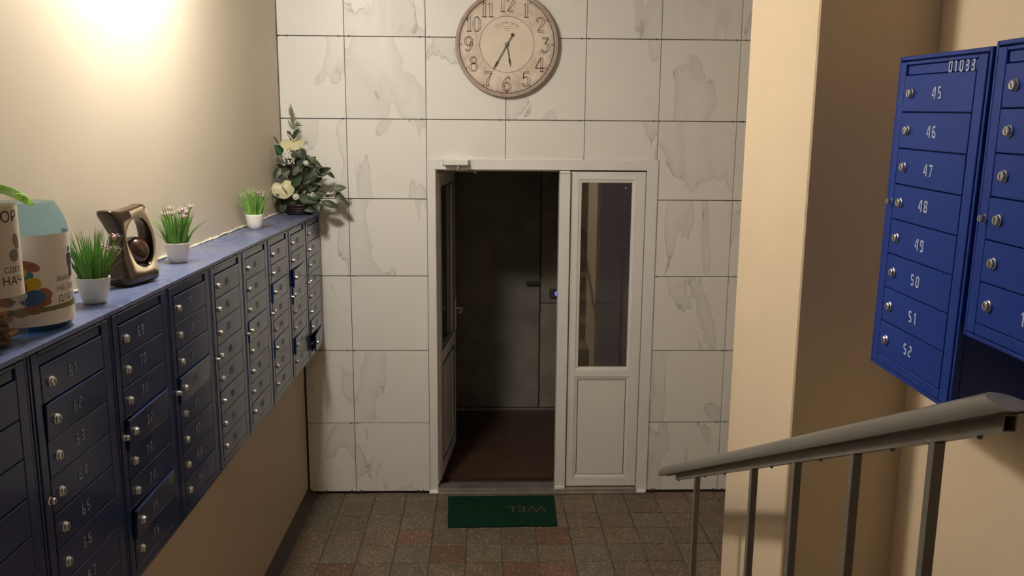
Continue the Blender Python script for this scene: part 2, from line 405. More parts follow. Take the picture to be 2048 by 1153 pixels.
# remnants of the levelling clips at the joints
cl = MB()
for r in range(1, 7):
    for xc in (0., T, 2 * T, 3 * T, 1.89, 2.37, XL + .04):
        if T < xc + .01 < 1.8 and r < 5: continue
        for sx in (-1, 1):
            if random.random() < .12: continue
            x = xc + sx * random.uniform(.012, .034)
            z = r * T
            for q in range(2):
                dx = random.uniform(-.006, .006)
                cl.tube([(x + dx - .004, -.0015, z + .005), (x + dx + .003, -.002, z - .001), (x + dx - .002, -.0015, z - .006)], .0014, 5)
for xc in (-.19, -.03, .03, .40, .43, 1.93, 1.95, 2.34, 2.40):
    cl.tube([(xc, -.003, .006), (xc + .002, -.004, .024)], .005, 6)
o = cl.build('spacer_clip_remnants', M_CLIP, wall_back); o['kind'] = 'stuff'

# floor of the lower hall
fl = MB().box(XL, XA, -3.0, .20, -.12, -.007)
floor = struct('floor', fl, M_GROUT)
M_T = [terrazzo('terrazzo_brown', (.142, .108, .075), (.108, .081, .057), (.42, .34, .25), .42),
       terrazzo('terrazzo_grey', (.130, .110, .080), (.102, .087, .063), (.40, .34, .26), .38),
       terrazzo('terrazzo_red', (.145, .080, .055), (.115, .068, .047), (.40, .28, .2), .5)]
red = set()
P0X, P0Y, FT = .131, -.107, .2012
for u, v in ((905, 1105), (1105, 1070), (1055, 1137), (1120, 1140), (672, 1140), (850, 1068)):
    p = at(u, v, 2, 0); red.add((math.floor((p.x - P0X) / FT), math.floor((p.y - P0Y) / FT)))
fcache = {}
def floor_tile(x0, x1, y0, y1, k):
    g = random.choice((.004, .005, .006))
    key = (round(x1 - x0, 3), round(y1 - y0, 3), k, g)
    if key not in fcache:
        a, b_ = (x1 - x0 - g) / 2, (y1 - y0 - g) / 2
        fcache[key] = MB().box(-a, a, -b_, b_, -.012, 0).mesh('floor_tile', M_T[k], bevel=.0018)
    obj('floor_tile', fcache[key], floor, ((x0 + x1) / 2 + random.uniform(-.001, .001), (y0 + y1) / 2, random.uniform(-.0012, .0008)),
        (random.uniform(-.004, .004), random.uniform(-.004, .004), random.uniform(-.006, .006)))
for i in range(-3, 14):
    for j in range(-10, 1):
        x0, x1 = max(P0X + i * FT, XLL + .004), min(P0X + (i + 1) * FT, XA - .003)
        y0, y1 = P0Y + j * FT, min(P0Y + (j + 1) * FT, .006)
        if x1 - x0 < .03 or y1 - y0 < .03: continue
        if y0 < -2.07 and x1 > 1.80: 
            continue
        k = 2 if (i, j) in red else (0 if random.random() < .5 else 1)
        floor_tile(x0, x1, y0, y1, k)

# stairs up to the landing where the camera stands
st = empty('stairs', (0, 0, 0), kind='structure')
RUN, RISE, Y0S = .322, .172, -2.06
for k in range(6):
    ya, yb = Y0S - k * RUN, Y0S - (k + 1) * RUN
    x1 = 1.796 if yb > -2.73 else (1.796 if ya > -2.7 else XR - .004)
    MB().box(XLL + .003, x1, yb - .02, ya, (.0 if k else .001), RISE * (k + 1)).build('step', M_CONC, st, bevel=.008)
struct('floor_landing', MB().box(XLL + .003, XR - .004, YB, Y0S - 6 * RUN - .02, .0, RISE * 6), M_CONC)
ZLAND = RISE * 6

# vestibule behind the doorway
VX0, VX1, VY1, VZ0, VZ1 = .36, 2.02, 1.66, .02, 2.42
struct('floor_vestibule', MB().box(VX0 - .1, VX1 + .1, .2, VY1 + .1, -.1, VZ0), M_VFLOOR)
struct('wall_vestibule_left', MB().box(VX0 - .1, VX0, .2, VY1 + .1, VZ0, VZ1), M_VWALL)
struct('wall_vestibule_right', MB().box(VX1, VX1 + .1, .2, VY1 + .1, VZ0, VZ1), M_VWALL)
struct('ceiling_vestibule', MB().box(VX0 - .1, VX1 + .1, .2, VY1 + .1, VZ1, VZ1 + .1), M_VWALL)
struct('wall_vestibule_far', MB().box(VX0, VX1, VY1, VY1 + .1, VZ0, VZ1), M_VWALL)

# metal street door at the far end of the vestibule
d2 = empty('door_2', (0, VY1, VZ0), kind='structure')
MB().box(.42, 1.281, -.055, -.006, .03, 2.28).build('door_leaf', M_MDOOR, d2, bevel=.003)
MB().box(1.289, 1.95, -.055, -.006, .03, .92).box(1.289, 1.95, -.055, -.006, .926, 2.28).build('side_panel', M_MDOOR2, d2, bevel=.003)
MB().box(.36, 2.0, -.075, -.002, 0, .026).build('sill', M_SILL, d2, bevel=.004)
hd = MB(); hd.box(1.165, 1.268, -.105, -.085, 1.088, 1.112); hd.box(1.245, 1.262, -.09, -.05, 1.09, 1.11)
hd.build('handle', M_DGREY, d2, bevel=.003)
bx = MB().box(1.36, 1.45, -.085, -.05, .975, 1.045).build('button_box', M_DGREY, d2, bevel=.003)
ring = MB(); ring.tube([(1.425 + .016 * math.cos(a), -.087, 1.010 + .016 * math.sin(a)) for a in [2 * math.pi * i / 20 for i in range(20)]], .0045, 8, closed=True)
ring.build('led_ring', M_LED, bx, smooth=True)
for z in (1.16, 1.00, .86): MB().lathe([(.006, 0), (.006, .004), (.003, .006)], 10, Matrix.Translation((1.30, -.055, z)) @ Matrix.Rotation(R(90), 4, 'X')).build('rivet', M_DGREY, d2)

# white plastic door unit
d1 = empty('door_1', (0, 0, 0), kind='structure')
ca = MB()
ca.box(DX0 + .001, .534, -.010, .012, .0, DZ1); ca.box(1.829, DX1 - .001, -.010, .012, .0, DZ1); ca.box(.5335, 1.8295, -.010, .012, 2.101, DZ1)
ca.box(.4815, .534, -.0102, -.0009, .0, 2.1645); ca.box(1.829, 1.8985, -.0102, -.0009, .0, 2.1645); ca.box(.5335, 1.8295, -.0102, -.0009, 2.101, 2.1645)
ca.build('casing', M_PVC, d1, bevel=.002)
jb = MB()
jb.box(.500, .528, .012, .09, .04, 2.112); jb.box(1.832, 1.88, .012, .09, .0, 2.112); jb.box(.5, 1.88, .012, .09, 2.104, 2.15)
jb.box(.500, .541, .05, .075, .04, 2.104); jb.box(.535, 1.30, .05, .075, 2.09, 2.104)
jb.build('jamb', M_PVC, d1, bevel=.002)
mu = MB().box(1.294, 1.360, -.016, .075, .036, 2.094); mu.build('mullion', M_PVC, d1, bevel=.003)
MB().box(1.292, 1.357, -.022, -.004, 2.080, 2.0975).box(1.290, 1.356, -.024, -.004, .028, .048).build('mullion_cap', M_PVC, d1, bevel=.003)
th = MB(); prof = [(-.034, .0), (-.034, .010), (-.026, .014), (-.022, .030), (-.008, .036), (.075, .036), (.075, 0)]
n = len(prof); th.add([(x, y, z) for x in (.536, 1.829) for y, z in prof], [tuple(reversed(range(n))), tuple(range(n, 2 * n))] + [(i, (i + 1) % n, n + (i + 1) % n, n + i) for i in range(n)])
th.build('threshold', M_SILL, d1)
MB().box(.475, .535, -.030, .0, 0.001, .022).box(1.825, 1.892, -.030, .0, .001, .022).build('casing_foot', M_PVC, d1, bevel=.005)
fs = MB()
fs.box(1.366, 1.413, .004, .07, .042, 2.092); fs.box(1.764, 1.826, .004, .07, .042, 2.092)
fs.box(1.413, 1.764, .004, .07, 2.044, 2.092); fs.box(1.413, 1.764, .004, .07, .785, .828); fs.box(1.413, 1.764, .004, .07, .042, .100)
sash = fs.build('fixed_sash', M_PVC, d1, bevel=.0016)
def beads(x0, x1, z0, z1, wd, yf, name, parent):
    """four mitred strips sloping to the pane"""
    b = MB(); o_ = [(x0, z0), (x1, z0), (x1, z1), (x0, z1)]; i_ = [(x0 + wd, z0 + wd), (x1 - wd, z0 + wd), (x1 - wd, z1 - wd), (x0 + wd, z1 - wd)]
    for k in range(4):
        j = (k + 1) % 4
        vs = [(o_[k][0], yf, o_[k][1]), (o_[j][0], yf, o_[j][1]), (i_[j][0], yf + .005, i_[j][1]), (i_[k][0], yf + .005, i_[k][1]),
              (i_[j][0], yf + .022, i_[j][1]), (i_[k][0], yf + .022, i_[k][1])]
        b.add(vs, [(0, 1, 2, 3), (3, 2, 4, 5)])
    return b.build(name, M_PVC, parent)
beads(1.414, 1.763, .829, 2.043, .0175, .0055, 'glazing_bead', sash)
beads(1.414, 1.763, .101, .784, .0175, .0055, 'glazing_bead', sash)
MB().box(1.420, 1.757, .026, .030, .835, 2.037).build('glass_pane', M_GLASS, sash)
MB().box(1.4365, 1.7405, .0135, .030, .1235, .7615).build('lower_panel', M_PANEL, sash)
MB().box(1.415, 1.762, .0275, .034, .103, .782).build('panel_gasket', M_PVC_DARK, sash)
vs, fcs = text_geo('D', .012)
lg = MB().box(1.701, 1.7125, .0245, .0258, 1.985, 1.998); lg.build('pane_mark', M_INKG, sash)

# open leaf, swung into the vestibule
leaf = MB()
LW, LH = .725, 2.03
leaf.box(0, .082, 0, .06, 0, LH); leaf.box(LW - .082, LW, 0, .06, 0, LH); leaf.box(.082, LW - .082, 0, .06, LH - .082, LH)
leaf.box(.082, LW - .082, 0, .06, .78, .86); leaf.box(.082, LW - .082, 0, .06, 0, .09)
lf = leaf.build('door_leaf', M_PVC, d1, bevel=.002, loc=(.5485, .082, .048)); lf.rotation_euler = (0, 0, R(84.3))
beads(.081, LW - .081, .859, LH - .081, .012, -.004, 'glazing_bead', lf); beads(.081, LW - .081, .089, .781, .012, -.004, 'glazing_bead', lf)
MB().box(.075, LW - .075, .026, .031, .85, LH - .075).build('glass_pane', M_GLASS2, lf)
MB().box(.085, LW - .085, .012, .048, .085, .785).build('lower_panel', M_PANEL, lf)
gk = MB()
for z0, z1 in ((.871, LH - .093), (.101, .769)):
    gk.box(.093, .097, -.0035, .002, z0, z1); gk.box(LW - .097, LW - .093, -.0035, .002, z0, z1); gk.box(.093, LW - .093, -.0035, .002, z0, z0 + .004); gk.box(.093, LW - .093, -.0035, .002, z1 - .004, z1)
gk.build('gasket', M_PVC_DARK, lf)
def lever(side):
    s = -1 if side == 0 else 1; y = 0 if side == 0 else .06
    h = MB(); x = LW - .038; z = 1.03
    ya, yb = sorted((y, y + s * .009))
    h.box(x - .014, x + .014, ya, yb, z - .15, z + .075)
    h.tube([(x, y + s * .008, z), (x, y + s * .045, z), (x - .012, y + s * .056, z), (x - .05, y + s * .058, z - .002), (x - .11, y + s * .056, z - .004), (x - .125, y + s * .048, z - .006)], .0085, 10)
    return h.build('handle', M_PVC, lf, bevel=0)
lever(0); lever(1)


# ================================================================== MAILBOXES
SEG = {'a': (.10, .86, .50, 1.), 'd': (.10, 0., .50, .14), 'g': (.10, .43, .50, .57)}
GL = {}
def quad(x0, y0, x1, y1, t):
    """slanted bar"""
    d = Vector((x1 - x0, y1 - y0)); L = d.length; nx, ny = -d.y / L * t / 2, d.x / L * t / 2
    return [(x0 + nx, y0 + ny), (x0 - nx, y0 - ny), (x1 - nx, y1 - ny), (x1 + nx, y1 + ny)]
def rc(x0, y0, x1, y1): return [(x0, y0), (x1, y0), (x1, y1), (x0, y1)]
tk = .16; W_ = .56
A = rc(.12, 1 - tk, W_ - .12, 1); D = rc(.12, 0, W_ - .12, tk); G = rc(.12, .5 - tk / 2, W_ - .12, .5 + tk / 2)
F = rc(0, .55, tk, .95); E_ = rc(0, .05, tk, .45); B = rc(W_ - tk, .55, W_, .95); C = rc(W_ - tk, .05, W_, .45)
GL = {'0': [A, D, rc(0, .08, tk, .92), rc(W_ - tk, .08, W_, .92)], '1': [rc(.22, 0, .22 + tk, 1), quad(.08, .78, .2, .93, .12)],
      '2': [A, B, G, E_, D], '3': [A, B, G, C, D], '4': [quad(.02, .32, .30, .95, tk * .8), rc(0, .24, .30, .38), rc(W_ - tk - .02, 0, W_ - .02, 1)],
      '5': [A, F, G, C, D], '6': [A, rc(0, .08, tk, .92), G, C, D], '7': [rc(0, 1 - tk, W_, 1), quad(W_ - .1, .80, .22, 0, tk)], '8': [A, D, G, F, E_, B, C], '9': [A, D, G, F, B, C]}
numcache = {}
def stencil(txt, h, m, name='number'):
    key = (txt, h, m.name)
    if key in numcache: return numcache[key]
    b = MB(); x = -(len(txt) * .86 - .3) / 2
    for ch in txt:
        for poly in GL[ch]:
            b.add([((x + px) * h, -.0006, (py - .5) * h) for px, py in poly], [tuple(range(4))])
        x += .86
    numcache[key] = b.mesh(name, m); return numcache[key]

CW, CD = .418, .238           # cabinet width and depth
DL, DR = .047, .366           # door edges
PIT = .0915
def lock_mesh(r, l):
    Mx = Matrix.Rotation(R(90), 4, 'X')
    b = MB(); b.lathe([(r * 1.15, -.002), (r * 1.15, .0025), (r * .98, .004), (r * .95, l * .8), (r * .75, l), (r * .35, l)], 16, Mx)
    b.slot(1); b.box(-r * .14, r * .14, -l - .0004, -l + .001, -r * .55, r * .55)
    return b
LOCK = lock_mesh(.0112, .010).mesh('lock', [M_STEEL, M_SLOT], smooth=False)
MLOCK = lock_mesh(.0085, .014).mesh('master_lock', [M_STEEL, M_SLOT], smooth=False)
DOOR = {}
def door_mesh(m):
    if m.name not in DOOR:
        b = MB(); wd = DR - DL - .003
        b.box(0, wd, -.006, .004, .0013, PIT - .0013)
        DOOR[m.name] = b.mesh('mail_door', m, bevel=.0013)
    return DOOR[m.name]
CABM = {}
def cab_meshes(n, m):
    key = (n, m.name)
    if key in CABM: return CABM[key]
    HH = .047 + PIT * n + .038
    body = MB()
    e = .0025
    body.box(e, CW - e, .014, CD, 0, HH)
    body.box(e, e + .009, -.003, .014, 0, HH); body.box(CW - e - .009, CW - e, -.003, .014, 0, HH)
    body.box(e + .009, CW - e - .009, -.003, .014, HH - .010, HH); body.box(e + .009, CW - e - .009, -.003, .014, 0, .009)
    fr = MB(); a = .0145; zt = HH - .0135; zb = .012
    fr.box(a, DL - .001, -.005, .012, zb, zt); fr.box(DR + .001, CW - a, -.005, .012, zb, zt)
    fr.box(DL - .001, DR + .001, -.005, .012, zb, .037)
    fr.box(DL - .001, DR + .001, -.005, .012, HH - .022, zt)
    hp = MB(); hp.box(DL + .001, DR - .001, .0, .010, HH - .046, HH - .0235)
    CABM[key] = (body.mesh('body', m, bevel=.0015), fr.mesh('front_frame', m, bevel=.0018), hp.mesh('header_strip', m, bevel=.001), HH)
    return CABM[key]
def cabinet(loc, rz, first, n, m, numm, label, ajar={}, header=None, tilt=0., numh=.030, group=None, skipnum=False, numx=.148):
    body, fr, hp, HH = cab_meshes(n, m)
    c = empty('mailbox_cabinet', loc, rz, label, 'mailboxes', group)
    c.rotation_euler = (0, tilt, rz)
    obj('body', body, c); obj('front_frame', fr, c)
    h = obj('header_strip', hp, c)
    if header: obj('postal_code', stencil(header, .027, numm, 'postal_code'), h, ((DL + DR) / 2 + .09, -.0008, HH - .034))
    obj('master_lock', MLOCK, c, (.036, -.004, .038 + PIT * (n - 3.5) - .002))
    for k in range(n):
        z = HH - .047 - PIT * (k + 1)
        ang, lean = ajar.get(k, (random.uniform(.0, .3), random.uniform(-.2, .7)))
        d = bpy.data.objects.new('mail_door', door_mesh(m)); COL.objects.link(d); d.parent = c
        wd = DR - DL - .003
        # hinged on the right: pivot about the right edge, slight lean of the sheet
        Mx = Matrix.Translation((DR - .0015, .001, z)) @ Matrix.Rotation(R(ang), 4, 'Z') @ Matrix.Rotation(R(lean), 4, 'X') @ Matrix.Translation((-wd, 0, 0))
        d.matrix_local = Mx
        obj('lock', LOCK, d, (.040, -.006, PIT * .50), (0, random.uniform(-.5, .5), 0))
        if not skipnum:
            obj('number', stencil(str(first + k), numh, numm), d, (numx + random.uniform(-.006, .006), -.0064, PIT * .52 + random.uniform(-.003, .003)), (0, random.uniform(-.05, .05), 0))
    return c
ys = [-.022 - CW * (k + 1) for k in range(9)]          # near edges, far to near
names = ['wedged against the marble tiled wall', 'second from the marble tiled wall', 'third from the marble tiled wall', 'fourth from the marble tiled wall', 'fifth from the marble tiled wall']
specials = {0: {7: (5., 2.), 6: (.9, .2)}, 1: {2: (2.6, .3), 6: (1.6, .2), 3: (1., .2)}, 2: {2: (1.2, .2), 5: (.7, .3)}, 3: {3: (.7, .4)}, 5: {3: (1., 2.5)}, 6: {3: (1.3, 3.2), 6: (1.6, 3.6)}, 7: {1: (.6, 2.)}}
labs = ['blue steel mailbox cabinet wedged against the marble wall, its lowest door hanging askew',
        'blue steel mailbox cabinet next to the corner one, several doors ajar',
        'blue steel mailbox cabinet third from the marble wall, doors with faded numbers',
        'blue steel mailbox cabinet fourth from the marble wall, doors with faded numbers',
        'blue steel mailbox cabinet fifth from the marble wall, doors with faded numbers',
        'navy mailbox cabinet with doors numbered 77 to 84, below the pot beside the vase',
        'navy mailbox cabinet with doors numbered 69 to 76, below the brown vase',
        'navy mailbox cabinet with doors numbered 61 to 68, below the blue water bottle',
        'navy mailbox cabinet beside the one numbered 61, below the clear bottle']
ZC = 1.838 - .817 - .002
for k, y in enumerate(ys):
    fst = 117 - 8 * k
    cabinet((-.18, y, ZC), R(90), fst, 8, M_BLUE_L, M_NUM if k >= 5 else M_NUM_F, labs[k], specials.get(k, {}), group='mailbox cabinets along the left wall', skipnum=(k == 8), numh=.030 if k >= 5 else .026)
# folded steel covers on top of the row
ZTOP = 1.8385
def cover(y0, y1, label):
    b = MB(); z = ZTOP - .002
    b.box(XL + .003, -.1755, y0 + .001, y1 - .001, z, z + .003); b.box(-.1765, -.174, y0 + .001, y1 - .001, z - .010, z + .003)
    tag(b.build('cover_sheet', M_TOP, bevel=.0009), label, 'cover sheet', 'covers on the left mailboxes')
cover(ys[8], ys[6] - .0, 'dusty blue steel cover sheet under the two bottles')
cover(ys[6], ys[5], 'short blue steel cover sheet under the brown vase')
cover(ys[5], ys[1], 'long dusty blue steel cover sheet between the vase and the flower basket')
cover(ys[1], -.022, 'blue grey steel cover sheet under the flower basket')
ZS = ZTOP + .0012
# sealant bead along the wall
pts = []
y = -3.75
while y < -.05:
    pts.append((XL + .003 + random.uniform(-.002, .003), y, ZS + .003 + random.uniform(-.002, .004))); y += random.uniform(.02, .06)
tag(MB().tube(pts, [random.uniform(.003, .0075) for _ in pts], 7).build('trim_1', M_CREAM_BEAD, smooth=True), kind='structure')

# right wall mailboxes
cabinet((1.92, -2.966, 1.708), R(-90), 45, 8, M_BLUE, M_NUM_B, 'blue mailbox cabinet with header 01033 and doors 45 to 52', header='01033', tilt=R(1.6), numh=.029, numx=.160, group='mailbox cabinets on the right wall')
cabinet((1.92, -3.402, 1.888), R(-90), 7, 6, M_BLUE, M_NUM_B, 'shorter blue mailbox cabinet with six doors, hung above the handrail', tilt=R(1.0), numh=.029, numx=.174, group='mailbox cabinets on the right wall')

# ================================================================== RAILING
rl = empty('stair_railing', (1.62, -1.98, 0), 0, 'grey steel stair railing with square balusters and plastic handrail', 'railing')
def rz(y): return 1.068 + (-2.272 - y) * .4655       # underside of the tube
RW = .021
def rail_pt(y, dz): return (y + 1.98, rz(y) + dz)
# hollow square tube
yf, yn = -1.985, -4.04
tb = MB()
def tubesec(x0, x1, d0, d1):
    return [(x, yy + 1.98, rz(yy) + d) for yy in (yf, yn) for x, d in ((x0, d0), (x1, d0), (x1, d1), (x0, d1))]
tb.add(tubesec(0, RW, 0, .027), [(0, 1, 5, 4), (1, 2, 6, 5), (2, 3, 7, 6), (3, 0, 4, 7), (0, 3, 2, 1)])
tb.add(tubesec(.002, RW - .002, .002, .025), [(0, 4, 5, 1), (1, 5, 6, 2), (2, 6, 7, 3), (3, 7, 4, 0)])
o8 = [(0, 0), (RW, 0), (RW, .027), (0, .027)]; i8 = [(.002, .002), (RW - .002, .002), (RW - .002, .025), (.002, .025)]
tb.add([(x, yn + 1.98, rz(yn) + d) for x, d in o8 + i8], [(k, (k + 1) % 4, 4 + (k + 1) % 4, 4 + k) for k in range(4)])
tb.build('top_tube', M_RAIL, rl)
MB().box(.0022, RW - .0022, -.08 + yn + 1.98 + .14, -.079 + yn + 1.98 + .14, rz(yn) - .06, rz(yn) - .02)
# handrail: D-shaped plastic profile
def hprof():
    p = []
    for k in range(15):
        a = math.pi * k / 14; p.append((RW / 2 + .0275 * math.cos(a), max(.030, .030 + .034 * math.sin(a) ** .8)))
    p += [(RW / 2 - .0262, .0262), (RW / 2 - .012, .0250), (RW / 2 - .012, .0275), (RW / 2 + .012, .0275), (RW / 2 + .012, .0250), (RW / 2 + .0262, .0262)]
    return p
hp = hprof(); n = len(hp)
hr = MB()
sl = math.atan(.4655)
ymit = -4.072
rings = [(-1.722, 0.72, -.004), (-1.730, .92, -.001), (-1.745, 1., 0)]
vs = []
def ring_at(y, sc=1., dz=0., shear=0.):
    out = []
    for x, d in hp:
        dd = .034 + (d - .034) * sc; xx = RW / 2 + (x - RW / 2) * sc
        yy = y + (d - .0262) * shear
        out.append((xx, yy + 1.98, rz(yy) + dd * 1.1 + dz))
    return out
allr = [ring_at(-1.722, .80), ring_at(-1.7235, .93), ring_at(-1.727, 1.)] + [ring_at(ymit, 1., 0, 2.3)]
V = [p for r_ in allr for p in r_]; Fc = []
for k in range(len(allr) - 1):
    for i in range(n): j = (i + 1) % n; Fc.append((k * n + i, k * n + j, (k + 1) * n + j, (k + 1) * n + i))
Fc.append(tuple(reversed(range(n)))); Fc.append(tuple(range((len(allr) - 1) * n, len(allr) * n))); hr.add(V, Fc)
ho = hr.build('handrail', M_HAND, rl)
for p in ho.data.polygons: p.use_smooth = len(p.vertices) == 4
try: ho.data.set_sharp_from_angle(angle=R(38))
except Exception: pass
for yb in (-2.272, -2.898, -3.219, -3.538, -3.841):
    yy = yb + .001
    zt = rz(yy) + .004
    stepk = min(6, max(0, math.floor((Y0S - (yy - .01)) / RUN) + 1)); zb = RISE * stepk
    b = MB(); y1 = yy + 1.98
    b.box(.0005, RW - .001, y1 - .021, y1, zb + .0005, zt + .004)
    bo = b.build('baluster', M_RAIL, rl, bevel=.0012)
    wl = MB(); wl.ball((.002, y1 + .001, zt - .003), .006, 8, 6, (.6, 1.2, .9)); wl.ball((RW - .004, y1 - .021, zt + .003 + .006), .005, 8, 6)
    wl.build('weld_bead', M_RAIL, bo, smooth=True)
for yy in (-2.0, -2.39, -2.62, -3.05, -3.37, -3.70, -3.97):
    MB().lathe([(.0045, .0), (.0045, .004), (.002, .006)], 8, Matrix.Translation((RW / 2, yy + 1.98, rz(yy) + .0005)) @ Matrix.Rotation(R(180), 4, 'X')).build('screw', M_RAIL, rl)

# ================================================================== DOOR CLOSER, DOORMAT
dc = empty('door_closer', (.66, -.012, 2.127), 0, 'cream hydraulic door closer with folding arm above the open white door', 'door closer')
MB().box(-.074, .073, -.046, -.004, .0015, .0335).build('body', M_PVC, dc, bevel=.003)
MB().box(-.083, .084, -.006, .0015, -.001, .036).build('mounting_plate', M_PVC, dc, bevel=.0015)
for x, z in ((-.0785, .030), (-.0785, .009), (.079, .030)):
    MB().ball((x, -.010, z), .0042, 10, 7).build('screw', M_STEEL, dc, smooth=True)
ar = MB(); ar.lathe([(.010, -.024), (.010, .002)], 12, Matrix.Translation((.012, -.026, 0)))
def flat_bar(b, p, q, wd, h):
    p, q = Vector(p), Vector(q); d = (q - p).normalized(); s = d.cross(Vector((0, 0, 1))).normalized() * wd / 2
    u = Vector((0, 0, h / 2)); b.add([p + s + u, p - s + u, p - s - u, p + s - u, q + s + u, q - s + u, q - s - u, q + s - u], [(0, 1, 2, 3), (7, 6, 5, 4), (0, 4, 5, 1), (1, 5, 6, 2), (2, 6, 7, 3), (3, 7, 4, 0)])
flat_bar(ar, (.005, -.03, -.030), (.115, .085, -.036), .018, .006); ar.build('arm', M_SILL, dc)
a2 = MB(); a2.tube([(.115, .085, -.041), (-.01, .20, -.045), (-.078, .275, -.046)], .005, 8); a2.lathe([(.009, -.052), (.009, -.028)], 10, Matrix.Translation((.113, .083, 0)))
a2.build('arm', M_SILL, dc)

dm = empty('doormat', (.944, -.283, .0015), R(.6), 'green ribbed doormat with worn welcome lettering before the doorway', 'doormat')
mb = MB()
mw, md = .335, .214
mb.add([(-.342, md, 0), (.342, md, 0), (.327, -md, 0), (-.328, -md - .006, 0), (-.342, md, .009), (.342, md, .009), (.327, -md, .009), (-.328, -md - .006, .009)],
       [(0, 1, 2, 3), (4, 7, 6, 5), (0, 4, 5, 1), (1, 5, 6, 2), (2, 6, 7, 3), (3, 7, 4, 0)])
mb.build('pad', M_MAT, dm, bevel=.003)
rb = MB()
for k in range(54):
    x = -.318 + k * .0119; rb.box(x, x + .0055, -.204, .204, .008, .0105)
o = rb.build('ribs', M_MAT, dm); o['kind'] = 'stuff'
xs = {'W': -.215, 'E': -.125, 'L': -.055, 'C': .02, 'O': .095, 'M': .175, 'E2': .245}
for k, x in xs.items():
    vs, fcs = text_geo(k[0], .125)
    b = MB(); b.add([(-(x + vx * .95), -vy + .012, .0110) for vx, vy in vs], fcs)
    b.build('letter', M_MAT_T if k in 'WEL' and k != 'E2' else M_MAT_F, dm)

# ================================================================== CLOCK
ck = empty('wall_clock', (.964, -.0125, 2.838), 0, 'round antique style wall clock with outlined numerals above the doorway', 'clock')
RC = .306
RX = Matrix.Rotation(R(90), 4, 'X')     # lathe z -> -y
def ringm(prof, n=96): return MB().lathe(prof, n, RX, cap=False)
MB().lathe([(RC - .02, 0), (RC - .006, .006), (RC - .006, .019), (RC - .02, .0195)], 96, RX).build('backing', M_RIM, ck, smooth=False)
rm = ringm([(RC - .012, .004), (RC - .002, .010), (RC, .018), (RC - .003, .026), (RC - .008, .029), (RC - .011, .026), (RC - .0135, .0255), (RC - .016, .0285), (RC - .0195, .027), (RC - .0215, .0195)])
rm.build('rim', M_RIM, ck, smooth=True)
rg = MB()
for rr, yy, tr in ((RC - .0122, -.0262, .0011), (RC - .0205, -.0225, .0018), (RC - .0025, -.0262, .0008)): rg.tube([(rr * math.cos(a), yy, rr * math.sin(a)) for a in [2 * math.pi * i / 96 for i in range(96)]], tr, 6, closed=True)
rg.build('rim_lines', M_CLINE, ck, smooth=True)
MB().lathe([(RC - .021, .0150), (RC - .021, .0205)], 96, RX).build('dial', M_FACE, ck)
MB().lathe([(.1595, .0200), (.1595, .0209)], 72, RX).build('dial_centre', M_FACE_IN, ck)
YD = -.0213
def circ(r, n=96, a0=0, a1=2 * math.pi): return [(r * math.cos(a0 + (a1 - a0) * i / n), r * math.sin(a0 + (a1 - a0) * i / n)) for i in range(n)]
pr = MB()
pr.ribbon(circ(.1605), .0026, YD, True); pr.ribbon(circ(.268), .0009, YD, True)
for k in range(60):
    a = 2 * math.pi * k / 60; r0, r1 = (.268, .279) if k % 5 else (.262, .282)
    pr.ribbon([(r0 * math.cos(a), r0 * math.sin(a)), (r1 * math.cos(a), r1 * math.sin(a))], .0012 if k % 5 else .003, YD)
pr.build('minute_track', M_CLINE, ck)
dk = MB(); dk.ribbon(circ(.2795), .0042, YD - .0002, True)
for k in range(12):
    a = 2 * math.pi * k / 12
    ca_, sa = math.cos(a), math.sin(a); tx, tz = -sa, ca_
    dk.add([(.281 * ca_ + tx * .006, YD - .0003, .281 * sa + tz * .006), (.281 * ca_ - tx * .006, YD - .0003, .281 * sa - tz * .006), (.268 * ca_, YD - .0003, .268 * sa)], [(0, 1, 2)])
dk.build('dark_ring', M_CDARK, ck)
STROKES = {'1': [[(.2, .03, .085), (.2, 1., .085)], [(.03, .83, .012), (.12, .90, .02)], [(.04, .008, .012), (.38, .008, .012)]],
  '2': [[(.13, .70, .035), (.05, .78, .055), (.10, .92, .05), (.26, .995, .025), (.42, .92, .065), (.50, .74, .09), (.42, .52, .075), (.26, .30, .045), (.08, .07, .02)], [(.06, .05, .045), (.50, .05, .055)]],
  '3': [[(.06, .95, .04), (.50, .95, .045)], [(.48, .93, .02), (.26, .60, .02)], [(.26, .60, .02), (.42, .54, .05), (.53, .32, .085), (.44, .08, .055), (.24, -.01, .03), (.08, .06, .05), (.07, .17, .04)]],
  '4': [[(.40, .99, .02), (.01, .27, .02)], [(.0, .25, .022), (.66, .25, .022)], [(.46, 1., .065), (.46, .0, .065)], [(.33, .01, .012), (.58, .01, .012)]],
  '5': [[(.14, .95, .045), (.52, .95, .055)], [(.13, .93, .018), (.10, .52, .018)], [(.10, .53, .02), (.30, .62, .04), (.50, .45, .085), (.50, .20, .085), (.34, .02, .045), (.15, .0, .04), (.05, .10, .05), (.09, .19, .03)]],
  '7': [[(.02, .93, .05), (.58, .94, .055)], [(.57, .9, .015), (.42, .62, .035), (.30, .34, .07), (.27, .02, .075)], [(.16, .008, .012), (.40, .008, .012)]],
  '6t': [[(.085, .34, .08), (.09, .55, .075), (.17, .80, .055), (.32, .96, .03), (.45, .94, .035), (.49, .85, .035)]]}
def smooth(pts, n=6):
    if len(pts) == 2: return pts
    out = []
    for k in range(len(pts) - 1):
        p0, p1, p2, p3 = pts[max(k - 1, 0)], pts[k], pts[k + 1], pts[min(k + 2, len(pts) - 1)]
        for i in range(n):
            t = i / n
            out.append(tuple(.5 * (2 * b + (c - a) * t + (2 * a - 5 * b + 4 * c - d) * t * t + (3 * b - a - 3 * c + d) * t ** 3) for a, b, c, d in zip(p0, p1, p2, p3)))
    out.append(pts[-1]); return out
